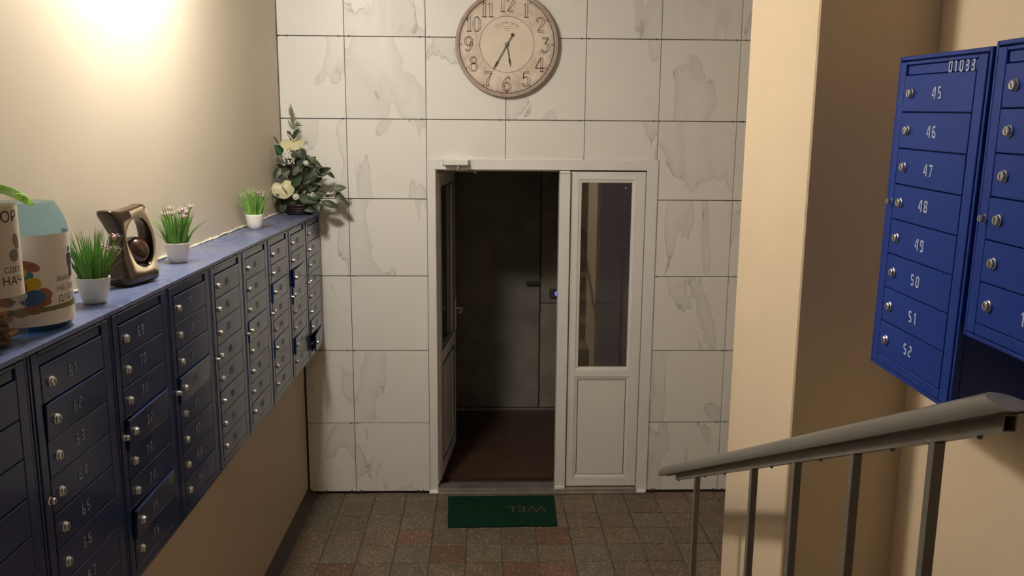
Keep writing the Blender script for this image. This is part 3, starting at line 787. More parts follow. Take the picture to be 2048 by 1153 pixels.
def outline(stroke):
    s = smooth(stroke); L_, R_ = [], []
    for k in range(len(s)):
        a, b = s[max(k - 1, 0)], s[min(k + 1, len(s) - 1)]; d = Vector((b[0] - a[0], b[1] - a[1])); d.normalize()
        L_.append((s[k][0] - d.y * s[k][2], s[k][1] + d.x * s[k][2])); R_.append((s[k][0] + d.y * s[k][2], s[k][1] - d.x * s[k][2]))
    return L_ + R_[::-1]
def ell(cx, cy, rx, ry, n=40): return [(cx + rx * math.cos(2 * math.pi * i / n), cy + ry * math.sin(2 * math.pi * i / n)) for i in range(n)]
def digit_lines(ch):
    if ch in STROKES: return [outline(s) for s in STROKES[ch]]
    if ch == '0': return [ell(.29, .5, .29, .52), ell(.29, .5, .15, .48)]
    if ch == '8': return [ell(.28, .27, .30, .29), ell(.28, .28, .17, .24), ell(.28, .77, .24, .24), ell(.28, .77, .13, .195)]
    six = [ell(.29, .30, .30, .32), ell(.29, .30, .165, .27)] + [outline(s) for s in STROKES['6t']]
    if ch == '6': return six
    if ch == '9': return [[(.58 - x, 1 - y) for x, y in p] for p in six]
DWID = {'1': .40, '0': .58, '4': .66}
def numeral(txt, cx, cz, h):
    b = MB(); wd = [DWID.get(c, .56) for c in txt]; x = -(sum(wd) + .06 * (len(txt) - 1)) / 2
    for c, w_ in zip(txt, wd):
        for ln in digit_lines(c): b.ribbon([(cx + (x + px) * h, cz + (py - .5) * h) for px, py in ln], .0034, YD - .0001, True)
        x += w_ + .06
    b.build('numeral', M_CLINE, ck)
for k in range(1, 13):
    a = math.pi / 2 - k * math.pi / 6; numeral(str(k), .2275 * math.cos(a), .2275 * math.sin(a), .083)
# maker's lettering on an arc
arc = MB(); word = 'ELLICOTT SMITH'; Ra = .118
for k, ch in enumerate(word):
    if ch == ' ': continue
    a = math.pi / 2 - (k - (len(word) - 1) / 2) * .089
    vs, fcs = text_geo(ch, .0165); ca_, sa = math.cos(a - math.pi / 2), math.sin(a - math.pi / 2)
    ox, oz = Ra * math.cos(a), .004 + Ra * math.sin(a)
    arc.add([(ox + x * 1.1 * ca_ - y * sa, YD - .0001, oz + x * 1.1 * sa + y * ca_) for x, y in vs], fcs)
arc.build('maker_name', M_CDARK, ck)
orn = MB()
for k in range(-4, 5):
    x, z = k * .0135, .104 - .012 * (k / 4) ** 2; r = .0048 if k == 0 else .0026
    orn.ribbon([(x - r, z), (x, z + r), (x + r, z), (x, z - r)], .0012, YD - .0001, True)
    if k < 4: orn.ribbon([(x + r, z), (x + .0135 - .003, .104 - .012 * ((k + 1) / 4) ** 2)], .0009, YD - .0001)
for z, x0 in ((.0925, .020), (.0815, .0115)):
    x = -x0
    while x < x0: orn.ribbon([(x, z), (x + .0032, z)], .0028, YD - .0001); x += .0046
orn.build('ornament', M_CLINE, ck)
sd = MB(); sd.ribbon(circ(.0115, 32), .0035, YD - .0003, True); sd.ribbon(circ(.0065, 28), .003, YD - .0003, True); sd.build('winding_hole', M_CDARK, ck)
def hand(ang, L, tail, y, name, tailball):
    b = MB(); d = Vector((math.sin(ang), 0, math.cos(ang))); s = Vector((d.z, 0, -d.x)); P = lambda l, q: tuple(d * l + s * q + Vector((0, y, 0)))
    def pl(pts):
        n_ = len(pts); t = .0014
        b.add([P(l, q) for l, q in pts] + [tuple(Vector(P(l, q)) + Vector((0, t, 0))) for l, q in pts], [tuple(range(n_)), tuple(reversed(range(n_, 2 * n_)))] + [(i, n_ + i, n_ + (i + 1) % n_, (i + 1) % n_) for i in range(n_)])
    pl([(-tail, -.0022), (-tail, .0022), (L * .68, .0024), (L * .68, -.0024)])
    pl([(L * .64, 0), (L * .70, .0062), (L * .74, .0048), (L, .0004), (L, -.0004), (L * .74, -.0048), (L * .70, -.0062)])
    if tailball: b.lathe([(.0085, 0), (.0085, .0014)], 20, Matrix.Translation(tuple(-d * tail + Vector((0, y + .0014, 0)))) @ RX)
    b.build(name, M_CDARK, ck)
hand(R(180 - 9.5), .130, .0, -.0285, 'hour_hand', False)
hand(R(180 + 29.5), .172, .064, -.0325, 'minute_hand', True)
MB().lathe([(.0058, .020), (.0058, .0345), (.003, .036)], 18, RX).build('arbor', M_BRASS, ck)

# ================================================================== POTTED GRASS
PP = [(.0, .0), (.0265, .0), (.030, .002), (.0365, .022), (.0415, .045), (.0445, .070), (.0447, .0735), (.0430, .0745), (.0412, .072), (.040, .060), (.0, .058)]
def pot_plant(loc, seed, label, fl, rot):
    rnd = random.Random(seed)
    t = empty('potted_grass', loc, rot, label, 'plant', 'potted artificial grasses on the mailboxes')
    MB().lathe(PP[1:-1], 40, cap=True).build('pot', M_POT, t, smooth=True)
    MB().lathe([(.040, .055), (.040, .064)], 24).build('filling', M_SOIL, t)
    g = MB()
    for k in range(190):
        a = rnd.uniform(0, 2 * math.pi); r0 = .036 * math.sqrt(rnd.random()); L = rnd.uniform(.095, .165); out = (r0 / .036) * rnd.uniform(.01, .06) + rnd.uniform(0, .012)
        if k < 12: out = rnd.uniform(.05, .085); r0 = .034; L = rnd.uniform(.09, .14)
        wd = rnd.uniform(.0020, .0038); pa = rnd.uniform(0, math.pi); bend = rnd.uniform(.7, 1.5)
        ca_, sa = math.cos(a), math.sin(a); wx, wy = math.cos(pa) * wd, math.sin(pa) * wd
        vs = []
        for i in range(6):
            q = i / 5; rr = r0 + out * q ** (1 + bend * .6); z = .060 + L * q - out * .25 * q * q; tw = (1 - q ** 1.8) + .04
            vs += [(rr * ca_ - wx * tw, rr * sa - wy * tw, z), (rr * ca_ + wx * tw, rr * sa + wy * tw, z)]
        g.add(vs, [(2 * i, 2 * i + 1, 2 * i + 3, 2 * i + 2) for i in range(5)])
    o = g.build('grass_blades', M_GRASS, t, smooth=True); o['kind'] = 'stuff'
    for (dx, dy, z, s) in fl:
        s *= 1.3
        stem = MB(); mid = (dx * .7, dy * .7, .06 + (z - .06) * .55)
        h = MB()
        for q in range(16):
            a = q * 2.399; rr = s * math.sqrt((q + .5) / 16); zz = s * .55 * (1 - (rr / s) ** 2)
            c, s_ = math.cos(a), math.sin(a); ln = s * .42
            p = Vector((dx + rr * c, dy + rr * s_, z + zz)); tip = p + Vector((c * ln, s_ * ln, ln * (1.0 - rr / s * .9))); sd_ = Vector((-s_, c, 0)) * s * .2
            m_ = (p + tip) / 2
            h.add([p, m_ + sd_, tip, m_ - sd_], [(0, 1, 2, 3)])
        h.ball((dx, dy, z), s * .45, 8, 6)
        fo = h.build('flower_head', M_PINK, t)
        stem.tube([(dx * .3, dy * .3, .06), mid, (dx, dy, z)], .0011, 6); stem.build('stem', M_GRASS, fo)
pot_plant((-.268, -2.822, ZS + .0006), 3, 'white pot of green grass between the blue bottle and the brown vase', [(.055, .030, .182, .013), (.050, -.012, .152, .012), (.028, .012, .160, .011), (.066, .008, .150, .011), (-.045, -.02, .148, .010), (.012, .035, .168, .010)], .0)
pot_plant((-.303, -2.062, ZS + .0006), 5, 'white pot of grass with pale pink flowers beside the brown vase', [(-.035, -.01, .178, .012), (-.022, .012, .198, .012), (-.006, -.02, .182, .013), (.016, .0, .186, .012), (.030, -.012, .196, .012), (.036, .014, .184, .013), (.055, .008, .205, .011), (.040, -.024, .172, .011), (-.048, .01, .176, .010)], .0)
pot_plant((-.315, -.955, ZS + .0006), 9, 'white pot of pink flowering grass near the flower basket', [(-.06, -.01, .165, .012), (-.03, .01, .19, .012), (-.012, -.015, .178, .013), (.008, .01, .188, .012), (.025, -.01, .182, .013), (.04, .012, .176, .012), (.05, -.012, .166, .012)], .0)

# ================================================================== VASE
va = empty('vase', (-.292, -2.515, ZS + .0006), 0, 'brown and cream glazed ceramic vase pierced by an opening with a ball', 'vase')
dirx = Vector((.33, .944, 0)); diry = Vector((-dirx.y, dirx.x, 0))
def spl(keys, t):
    t = t % 1.0
    n_ = len(keys); f = t * n_; i = int(f); f -= i
    p = [keys[(i + k - 1) % n_] for k in range(4)]
    return tuple(.5 * (2 * p[1][q] + (p[2][q] - p[0][q]) * f + (2 * p[0][q] - 5 * p[1][q] + 4 * p[2][q] - p[3][q]) * f * f + (3 * p[1][q] - p[0][q] - 3 * p[2][q] + p[3][q]) * f ** 3) for q in range(len(keys[0])))
# matching key points around the opening: outer outline and inner outline (u, z)
OUT = [(.088, .10), (.091, .16), (.078, .215), (.062, .262), (.018, .258), (-.040, .250), (-.094, .252), (-.070, .205), (-.050, .165), (-.056, .11), (-.060, .06), (-.052, .002), (.0, .0), (.045, .002), (.086, .004), (.088, .05)]
INN = [(.0775, .11), (.076, .155), (.062, .195), (.034, .218), (.006, .215), (-.010, .203), (-.022, .185), (-.028, .165), (-.028, .145), (-.024, .12), (-.016, .095), (-.006, .075), (.010, .064), (.030, .060), (.052, .066), (.069, .082)]
THK = [.034, .032, .028, .024, .026, .030, .034, .030, .028, .034, .042, .050, .050, .046, .042, .038]
SHF = [.0, .0, .0, .0, .0, -.004, -.010, -.012, -.012, -.016, -.020, -.022, -.010, .004, .006, .004]
NT, NP = 96, 20
vb = MB(); gl = []
for i in range(NT):
    t = i / NT; ou, oz = spl(OUT, t); iu, iz = spl(INN, t); th_ = spl([(k,) for k in THK], t)[0]; sh = spl([(k,) for k in SHF], t)[0]
    oz = max(oz, 0.)
    for k in range(NP):
        a = 2 * math.pi * k / NP; c, s_ = math.cos(a), math.sin(a)
        c2 = math.copysign(abs(c) ** .55, c); s2 = math.copysign(abs(s_) ** .55, s_)
        q = .5 + .5 * c2; u = iu + (ou - iu) * q; z = max(iz + (oz - iz) * q, 0.) * .955
        tw = sh * q
        p = dirx * u + diry * (th_ * s2 - tw * 0) + Vector((0, 0, z)) + Vector((.0, sh * .8, 0)) * q
        vb.v.append(tuple(p))
        # cream glaze on the outer faces, brown inside the opening and at the foot and lip
        cream = max(0., min(1., (q - .25) * 1.3)) * (1. if (.06 < z < .24) else .25) * (.9 if u > -.02 else .35)
        edge = 1. if (abs(q - .35) < .3 and u < -.01) else 0.
        gl.append(.66 if ((u > .012 and .035 < z < .240 and (q > .55 or (s2 < -.6 and q > .12))) or (u <= .012 and q < .34 and s2 < .1 and .02 < z < .21) or (z > .208 and -.01 < u < .05 and s2 < 0 and q < .8)) else .08)
for i in range(NT):
    j = (i + 1) % NT
    for k in range(NP):
        l = (k + 1) % NP; vb.f.append((i * NP + k, i * NP + l, j * NP + l, j * NP + k)); vb.m.append(0)
vo = vb.build('body', M_VASE, va, smooth=True)
bmm = bmesh.new(); bmm.from_mesh(vo.data); bmesh.ops.recalc_face_normals(bmm, faces=bmm.faces); bmm.to_mesh(vo.data); bmm.free()
att = vo.data.attributes.new('glaze', 'FLOAT', 'POINT'); att.data.foreach_set('value', gl)
bc = dirx * .022; MB().ball((bc.x, bc.y, .1035), .0465, 28, 18).build('ball', M_BALL, va, smooth=True)

# ================================================================== BOTTLES
def wrap(b, pts, fcs, r, az0, zc):
    """flat (s, z) shapes bent round a cylinder about z; s = 0 sits at azimuth az0"""
    b.add([(r * math.cos(az0 + s / r), r * math.sin(az0 + s / r), zc + z) for s, z in pts], fcs)
def wrap_disc(b, cs, cz, rs, rz_, rot, r, az0, n=28, k=4):
    pts = [(cs, cz)]; fcs = []
    for q in range(1, k + 1):
        for i in range(n):
            a = 2 * math.pi * i / n; x, z = rs * q / k * math.cos(a), rz_ * q / k * math.sin(a)
            pts.append((cs + x * math.cos(rot) - z * math.sin(rot), cz + x * math.sin(rot) + z * math.cos(rot)))
    for i in range(n):
        j = (i + 1) % n; fcs.append((0, 1 + i, 1 + j))
        for q in range(k - 1): fcs.append((1 + q * n + i, 1 + (q + 1) * n + i, 1 + (q + 1) * n + j, 1 + q * n + j))
    wrap(b, pts, fcs, r, az0, 0)
def wrap_text(b, txt, size, s0, z, r, az0, align='LEFT', sx=1.):
    vs, fcs = text_geo(txt, size, align); wrap(b, [(s0 + x * sx, y) for x, y in vs], fcs, r, az0, z)
BR = .100
bl = empty('water_bottle', (-.284, -3.134, ZS + .0006), 0, 'large cut open blue water bottle with a printed white label and lime strap', 'bottle')
az = math.atan2(CAM.y + 3.134, CAM.x + .284)
bo = MB().lathe([(.02, .010), (.062, .001), (.078, .0), (.090, .006), (.097, .022), (.0985, .035), (.0985, .245), (.0965, .262), (.090, .282), (.079, .304), (.074, .312)], 64, cap=False)
bo.build('shell', M_BOTTLE, bl, smooth=True)
MB().lathe([(.02, .0095), (.060, .0028), (.076, .0018), (.0885, .008), (.0955, .022)], 64, cap=False).build('base', M_BOTTLE_B, bl, smooth=True)
lb = MB(); wrap(lb, [(BR * (-2.1 + 4.2 * k / 80), z_) for k in range(81) for z_ in (.020, .238)], [(2 * k, 2 * k + 2, 2 * k + 3, 2 * k + 1) for k in range(80)], BR, az, 0)
lab = lb.build('label', M_LABEL, bl, smooth=True)
e1 = .0004
b = MB(); wrap(b, [(s_ * .004 - .16, z_) for s_ in range(81) for z_ in (.050 + .006 * math.sin((s_ * .004 - .16) * 9 + .3), .060 + .014 * max(0, (s_ * .004 - .16) * 4) + .003)], [(2 * k, 2 * k + 2, 2 * k + 3, 2 * k + 1) for k in range(80)], BR + e1, az, .0)
b.build('olive_stripe', M_OLIVE, lab)
def ink(name, m, fn, k=1):
    b = MB(); fn(b, BR + e1 * k); b.build(name, m, lab)
ink('printed_words', M_INK, lambda b, r: wrap_text(b, 'ЗБИРАЙ', .0155, .064, .128, r, az))
ink('printed_words', M_INK, lambda b, r: wrap_text(b, 'ДЛЯ В', .0215, .066, .079, r, az))
ink('printed_words', M_INKR, lambda b, r: wrap_text(b, 'НА ПРО', .0190, .065, .104, r, az))
def man(b, r):
    c = .123
    wrap_disc(b, c, .196, .0062, .0075, 0, r, az, 16, 2)
    for x0, x1, z0, z1 in ((-.010, .010, .160, .1865), (-.0155, -.0115, .155, .185), (.0115, .0155, .155, .185), (-.009, -.001, .130, .161), (.001, .009, .130, .161)):
        wrap(b, [(c + x0, z0), (c + (x0 + x1) / 2, z0), (c + x1, z0), (c + x0, z1), (c + (x0 + x1) / 2, z1), (c + x1, z1)], [(0, 1, 4, 3), (1, 2, 5, 4)], r, az, 0)
ink('printed_figure', M_INK, man)
def hand_(b, r):
    for cs, cz, rs, rz_, ro in ((-.03, .115, .040, .045, 0), (.020, .168, .036, .012, -.25), (.034, .162, .020, .010, -.2), (.058, .098, .020, .0125, -.5), (.052, .080, .022, .0125, -.1), (.030, .062, .026, .0125, .0), (.004, .056, .022, .011, .1)):
        wrap_disc(b, cs, cz, rs * .9, rz_, ro, r, az - .22)
ink('printed_hand', M_SKIN, hand_)
ink('printed_cap', M_TEAL, lambda b, r: wrap_disc(b, .016, .138, .022, .013, .5, r, az - .22), 2)
ink('printed_cap', M_YEL, lambda b, r: wrap_disc(b, .001, .150, .022, .017, .2, r, az - .22), 3)
ink('printed_cap', M_YEL, lambda b, r: wrap_disc(b, .030, .122, .022, .016, .3, r, az - .22), 3)
ink('printed_cap', M_RED, lambda b, r: wrap_disc(b, .002, .118, .020, .017, -.2, r, az - .22), 4)
ink('printed_cap', M_PBLUE, lambda b, r: wrap_disc(b, .030, .090, .029, .0185, .15, r, az - .22), 5)
ink('printed_cap', M_PWHT, lambda b, r: wrap_disc(b, .002, .098, .018, .014, .0, r, az - .22), 6)
# lime carrying strap over the open top
sp = MB(); path = []
for (u, v, dep, wpx) in ((66, 409, -3.205, 4), (56, 403, -3.212, 8), (46, 397, -3.208, 9), (36, 392, -3.20, 10), (24, 386, -3.19, 10), (8, 380, -3.17, 9), (-16, 376, -3.15, 9), (-42, 380, -3.13, 9), (-66, 392, -3.11, 8)):
    a = at(u, v - wpx, 1, dep); c = at(u, v + wpx, 1, dep + .012 * math.sin(u * .09)); path.append((a, c))
vs = [tuple(p - bl.location) for pr_ in path for p in pr_]; m_ = len(vs); vs += [tuple(Vector(v) + Vector((0, .0016, 0))) for v in vs]
fc = []
for k in range(len(path) - 1):
    a, b_, c, d = 2 * k, 2 * k + 1, 2 * k + 3, 2 * k + 2; fc += [(a, b_, c, d), (m_ + d, m_ + c, m_ + b_, m_ + a), (a, d, m_ + d, m_ + a), (b_, m_ + b_, m_ + c, c)]
sp.add(vs, fc); sp.build('strap', M_LIME, bl, smooth=False)
kn = MB(); p = at(38, 394, 1, -3.215) - bl.location; kn.ball(tuple(p), .010, 8, 5, (1.3, .6, .9)); kn.build('strap_knot', M_LIME, bl)

CR = .064
cb = empty('clear_bottle', (-.262, -3.322, ZS + .0006), 0, 'clear plastic bottle collecting used batteries, with a paper label', 'bottle')
az2 = math.atan2(CAM.y + 3.322, CAM.x + .262)
MB().lathe([(.01, .006), (.045, .001), (.055, .0), (.062, .005), (CR, .014), (CR, .11), (CR - .0012, .114), (CR, .118), (CR, .335), (.060, .352)], 56, cap=False).build('shell', M_CLEAR, cb, smooth=True)
l2 = MB().lathe([(CR + .0004, .118), (CR + .0004, .320)], 72, cap=False).build('label', M_LABEL2, cb, smooth=True)
r2 = CR + .0009
for txt, sz, s0, z_ in (('СБОР', .034, .076, .295), ('СДЕЛ', .0165, .074, .178), ('НАЧ', .026, .076, .153)):
    b = MB(); wrap_text(b, txt, sz, s0, z_, r2, az2, 'RIGHT'); b.build('printed_words', M_INK, l2)
for cs, cz, rs, rz_, ro in ((.066, .240, .010, .018, .2), (.056, .210, .013, .014, -.2)):
    b = MB(); wrap_disc(b, cs, cz, rs, rz_, ro, r2, az2); b.build('printed_emblem', M_INKG, l2)
# used batteries inside
def batt_mesh(m, L, r):
    return MB().lathe([(r * .9, 0), (r, .001), (r, L - .003), (r * .8, L - .001), (r * .35, L - .001), (r * .35, L + .0015)], 14).mesh('battery', [m], smooth=False)
BM = [batt_mesh(m, .047, .0068) for m in M_BATT]
rb_ = random.Random(4)
bn = ['copper coloured', 'brown', 'steel coloured', 'yellow', 'black']
for layer, cnt in ((0, 5), (1, 5), (2, 5), (3, 4), (4, 3)):
    for k in range(cnt):
        kind = rb_.choice((0, 0, 1, 1, 2, 4)) if not (layer == 4 and k == 0) else 3
        ang = az2 + (layer % 2) * 1.2
        d = Vector((math.cos(ang + math.pi / 2), math.sin(ang + math.pi / 2), rb_.uniform(-.06, .06))).normalized()
        nrm = Vector((math.cos(ang), math.sin(ang), 0)); offs = (k - (cnt - 1) / 2) * .0158
        c = nrm * offs + Vector((0, 0, .0115 + layer * .0155)) - d * .0235
        o = obj('battery', BM[kind], None, Vector(cb.location) + c)
        o.rotation_euler = d.to_track_quat('Z', 'Y').to_euler()
        tag(o, 'used %s battery lying in the clear bottle' % bn[kind], 'battery', 'used batteries in the clear bottle')
# one standing yellow cell behind the label edge

# ================================================================== FLOWER ARRANGEMENT
fa = empty('flower_arrangement', (-.262, -.165, ZS + .0006), 0, 'artificial flower arrangement of dark leaves and cream anthuriums in a dark red basket', 'flowers')
FB = Vector(fa.location)
MB().lathe([(.070, .0), (.078, .004), (.092, .030), (.100, .052), (.104, .056), (.104, .064), (.098, .066), (.092, .058), (.02, .052)], 40, cap=True).build('basket', M_BASKET, fa, smooth=True)
bw = MB()
for z, r in ((.012, .083), (.026, .0905), (.040, .096)): bw.tube([(r * math.cos(a), r * math.sin(a), z + .002 * math.sin(a * 18)) for a in [2 * math.pi * i / 72 for i in range(72)]], .0032, 6, closed=True)
bw.build('basket_weave', M_BASKET, fa, smooth=True)
def leaf_mesh(m, wr, heart, curl):
    b = MB(); NL, NW = 10, 4
    for i in range(NL + 1):
        t = i / NL
        if heart: wd = wr * (math.sin(math.pi * min(1, t * .93 + .07)) ** .75) * (1 - .25 * t)
        else: wd = wr * math.sin(math.pi * t) ** .85 * (1.08 - .3 * t)
        for k in range(NW + 1):
            s_ = k / NW * 2 - 1; x = s_ * wd * .5
            b.v.append((x, t, curl * (-.55 * (t - .35) ** 2) + abs(s_) * wd * .22 + .015 * math.sin(6 * t + 3 * s_)))
    for i in range(NL):
        for k in range(NW):
            a = i * (NW + 1) + k; b.f.append((a, a + 1, a + NW + 2, a + NW + 1)); b.m.append(0)
    return b.mesh('leaf', m, smooth=True)
LM = {}
def leaf_at(p0, p1, wr, m, heart=True, curl=.5, roll=0., name='leaf'):
    key = (m.name, round(wr, 1), heart, round(curl, 1))
    if key not in LM: LM[key] = leaf_mesh(m, round(wr, 1), heart, round(curl, 1))
    p0, p1 = Vector(p0), Vector(p1); y = (p1 - p0); L = y.length; y.normalize()
    toc = (CAM - p0).normalized(); lampd = (Vector(LAMP_POS) - p0).normalized()
    zc = (toc * .7 + lampd * .3); z = (zc - y * zc.dot(y)).normalized(); x = y.cross(z)
    Mx = Matrix((x, y, z)).transposed().to_4x4() @ Matrix.Rotation(roll, 4, 'Y')
    o = obj(name, LM[key], fa); o.matrix_local = Matrix.Translation(p0 - FB) @ Mx @ Matrix.Scale(L, 4)
    return o
def c5(x, y, Y): return at(500 + x / 4.117, 180 + y / 4.117, 1, Y)
LEAVES = [((548, 690), (668, 648), .7, 0), ((615, 665), (706, 728), .4, 0), ((655, 835), (793, 800), .6, 1), ((700, 838), (801, 950), .5, 1), ((600, 922), (733, 970), .5, 0), ((500, 775), (650, 800), .25, 0),
 ((492, 765), (565, 692), .4, 0), ((470, 545), (600, 640), .3, 1), ((395, 480), (462, 575), .8, 0), ((268, 520), (200, 455), .8, 2), ((240, 450), (172, 370), .25, 0), ((265, 590), (168, 470), .3, 1),
 ((290, 640), (175, 655), .7, 0), ((280, 620), (195, 560), .6, 1), ((270, 720), (190, 680), .7, 0), ((350, 700), (432, 628), .6, 1), ((262, 722), (332, 658), .7, 1), ((205, 860), (108, 770), .5, 1),
 ((185, 962), (258, 872), .6, 1), ((170, 850), (145, 935), .6, 1), ((290, 920), (330, 1003), .7, 1), ((410, 890), (540, 930), .6, 0), ((375, 870), (480, 800), .5, 1), ((470, 890), (610, 868), .6, 0), ((540, 835), (645, 862), .5, 0),
 ((560, 895), (592, 1000), .4, 0), ((370, 860), (415, 785), .6, 1), ((425, 770), (485, 675), .6, 0), ((430, 730), (540, 640), .6, 0), ((380, 650), (445, 565), .5, 0), ((338, 400), (308, 333), .5, 0), ((345, 405), (400, 335), .4, 0),
 ((455, 655), (560, 600), .5, 0), ((505, 700), (415, 785), .6, 0), ((345, 790), (425, 715), .6, 0), ((305, 770), (255, 700), .6, 0), ((540, 640), (606, 632), .3, 0), ((430, 560), (500, 640), .5, 1), ((500, 620), (580, 690), .5, 1),
 ((450, 800), (490, 720), .7, 0), ((480, 830), (560, 780), .6, 1), ((330, 620), (290, 560), .5, 0), ((400, 960), (300, 935), .6, 0), ((470, 960), (560, 990), .6, 0), ((620, 880), (700, 870), .4, 1), ((240, 640), (200, 740), .6, 0), ((380, 560), (330, 480), .5, 1), ((330, 930), (380, 1010), .7, 0), ((380, 930), (455, 1000), .6, 0), ((440, 940), (520, 1005), .7, 0), ((300, 950), (250, 1010), .6, 0), ((520, 930), (575, 1005), .6, 0), ((420, 930), (400, 1005), .6, 1)]
rl_ = random.Random(11)
LMATS = [M_LEAF, M_LEAF2, M_LEAF3]
for (a, b_, wr, k) in LEAVES:
    cx = (a[0] + b_[0]) / 2
    Y = -.20 - rl_.uniform(0, .06) + (.07 if cx > 560 else 0.)
    p0 = c5(*a, Y); p1 = c5(*b_, Y + rl_.uniform(-.03, .03))
    if p1.x < XL + .012: p1.x = XL + .012
    if p0.x < XL + .012: p0.x = XL + .012
    leaf_at(p0, p1, wr, LMATS[k], roll=rl_.uniform(-.5, .5), curl=rl_.choice((.2, .5, .8)))
for k in range(40):      # the mass of leaves inside the bunch
    q = rl_.random(); a = rl_.uniform(0, 2 * math.pi); rr = rl_.uniform(.01, .075) * (1.15 - .6 * q)
    p0 = FB + Vector((rr * math.cos(a) * .9 + .01, rr * math.sin(a) * .7 + .02, .06 + .27 * q)); d = Vector((math.cos(a), math.sin(a) * .6, rl_.uniform(-.2, .7))).normalized() * rl_.uniform(.06, .10)
    p1 = p0 + d; p1.x = max(p1.x, XL + .01); p1.y = min(p1.y, -.02)
    leaf_at(p0, p1, rl_.choice((.5, .6, .7)), LMATS[0 if rl_.random() < .7 else 1], roll=rl_.uniform(-.7, .7))
# stems
sm = MB()
sm.tube([(0, 0, .05), (-.01, -.01, .2), (-.03, -.03, .38), (-.03, -.035, .48)], .004, 7)
for tx, ty, tz in ((.14, .02, .16), (.19, .03, .11), (-.08, -.03, .14), (.08, .0, .27), (-.09, -.01, .27), (.05, -.05, .12), (.13, .0, .22), (-.05, -.02, .32)): sm.tube([(0, 0, .05), (tx * .4, ty * .4, .05 + tz * .6), (tx, ty, tz)], .0026, 6)
sm.build('stems', M_LEAF, fa, smooth=True)
# pale plume on top
base = c5(352, 400, -.20)
for k, (tx, ty) in enumerate(((335, 108), (318, 135), (352, 150), (345, 190), (378, 215), (330, 230), (312, 245), (420, 268), (437, 292), (395, 255), (365, 185), (340, 160), (408, 320), (428, 345), (382, 240), (356, 225))):
    s0 = max(0, (1 - (ty - 100) / 300)) * .55
    tip = c5(tx, ty, -.20 + rl_.uniform(-.03, .03)); p0 = base.lerp(c5(345, 150, -.20), s0 + .12 * (k % 3))
    if (tip - p0).length > .02: leaf_at(p0, tip, .2, M_PLUME if k not in (12, 13) else M_LEAF, heart=False, curl=.3, roll=rl_.uniform(-.6, .6), name='plume_leaf')
# anthuriums
def anth(cx, cy, px_w, tilt_up, roll, spm, Y):
    c = c5(cx, cy, Y); wd = px_w / 4.117 / 375
    b = MB(); NA = 40; K = 6
    b.v.append((0, .012, -.06 * 0))
    for q in range(1, K + 1):
        f = q / K
        for i in range(NA):
            a = 2 * math.pi * i / NA
            r = .5 * (1 + .12 * math.cos(2 * a)) * (1 - .34 * math.exp(-((a - math.pi / 2 + math.pi) % (2 * math.pi) - math.pi) ** 2 / .10)) * (1 + .16 * math.exp(-((a + math.pi / 2 + math.pi) % (2 * math.pi) - math.pi) ** 2 / .18))
            b.v.append((r * f * math.cos(a), r * f * math.sin(a), -.16 * f * f + .05 * math.sin(3 * a) * f * f + .08 * f * abs(math.cos(a))))
    for i in range(NA):
        j = (i + 1) % NA; b.f.append((0, 1 + i, 1 + j)); b.m.append(0)
        for q in range(K - 1): b.f.append((1 + q * NA + i, 1 + (q + 1) * NA + i, 1 + (q + 1) * NA + j, 1 + q * NA + j)); b.m.append(0)
    o = b.build('anthurium_spathe', M_ANTH, fa, smooth=True)
    toc = (CAM - c).normalized(); z = (toc + Vector((0, 0, tilt_up))).normalized(); x = Vector((1, 0, 0)); x = (x - z * x.dot(z)).normalized(); y = z.cross(x)
    o.matrix_local = Matrix.Translation(c - FB) @ Matrix((x, y, z)).transposed().to_4x4() @ Matrix.Rotation(roll, 4, 'Z') @ Matrix.Scale(wd, 4)
    s = MB(); return o, s
o, s = anth(350, 432, 190, 1.5, .15, None, -.235)
s.tube([(.05, .02, .0), (-.02, .06, .18), (-.16, .10, .34), (-.22, .12, .38)], [.045, .042, .04, .025], 8); s.build('spadix', M_SPADIX, o, smooth=True)
o, s = anth(272, 812, 182, .25, .30, None, -.275)
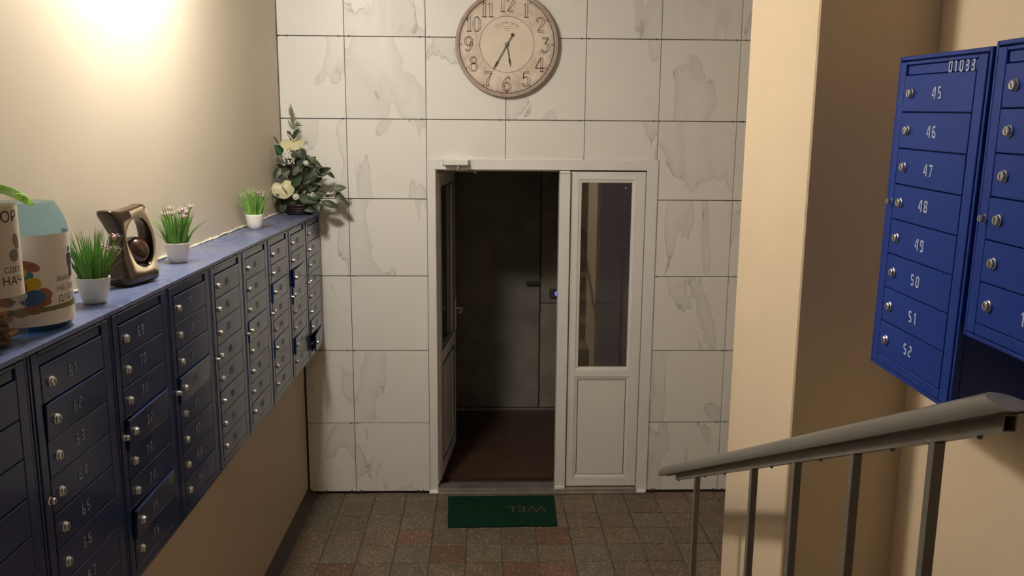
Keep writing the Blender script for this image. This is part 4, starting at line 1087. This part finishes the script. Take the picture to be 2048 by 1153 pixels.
s.tube([(-.02, .06, .01), (.03, -.06, .10), (.10, -.22, .14), (.12, -.26, .14)], [.03, .032, .032, .02], 8); s.build('spadix', M_SPADIX_D, o, smooth=True)
def blossom(x, y, r, Y=-.27):
    c = c5(x, y, Y) - FB; b = MB()
    b.ball((0, 0, 0), r * .8, 10, 8)
    for k in range(26):
        z = 1 - 2 * (k + .5) / 26; a = k * 2.4; q = math.sqrt(1 - z * z); n_ = Vector((q * math.cos(a), q * math.sin(a), z)); t_ = n_.orthogonal().normalized() * r * .3; u_ = n_.cross(t_).normalized() * r * .3
        p = n_ * r; b.add([p * .75, p + t_, p * 1.12, p - t_], [(0, 1, 2, 3)]); b.add([p * .75, p + u_, p * 1.12, p - u_], [(0, 1, 2, 3)])
    b.build('blossom', M_BLOSSOM, fa, loc=c)
blossom(460, 602, .0150, -.29); blossom(378, 880, .0190, -.30)
BERRY = MB().ball((0, 0, 0), .0052, 8, 6, (1, 1, 1.25)).mesh('berry', M_BLOSSOM, smooth=True)
for cx, cy, n_, sx, sy, Y in ((320, 520, 18, 42, 50, -.27), (335, 585, 10, 35, 22, -.28), (275, 560, 7, 12, 40, -.27), (510, 860, 8, 26, 18, -.29), (640, 862, 5, 26, 16, -.20), (700, 855, 5, 16, 14, -.19), (215, 860, 4, 16, 10, -.30), (430, 475, 4, 14, 10, -.25)):
    for k in range(n_):
        p = c5(cx + rl_.gauss(0, sx * .55), cy + rl_.gauss(0, sy * .55), Y + rl_.uniform(-.012, .012)); obj('berry', BERRY, fa, p - FB, (rl_.uniform(-1, 1), rl_.uniform(-1, 1), 0))

# ================================================================== LAMP
lp = empty('ceiling_lamp', (LAMP_POS[0], LAMP_POS[1], H), 0, 'round opal ceiling lamp close to the left wall', 'lamp')
M_LAMP = mat('lamp_opal', (.9, .9, .88), .4, emit=LAMP_COLOR, estr=LAMP_STRENGTH)
MB().lathe([(.155, -.030), (.155, -.0005)], 40).build('base', M_PVC, lp)
MB().lathe([(.145, -.031), (.147, -.06), (.138, -.10), (.110, -.13), (.06, -.148), (.004, -.153)], 40).build('diffuser', M_LAMP, lp, smooth=True)
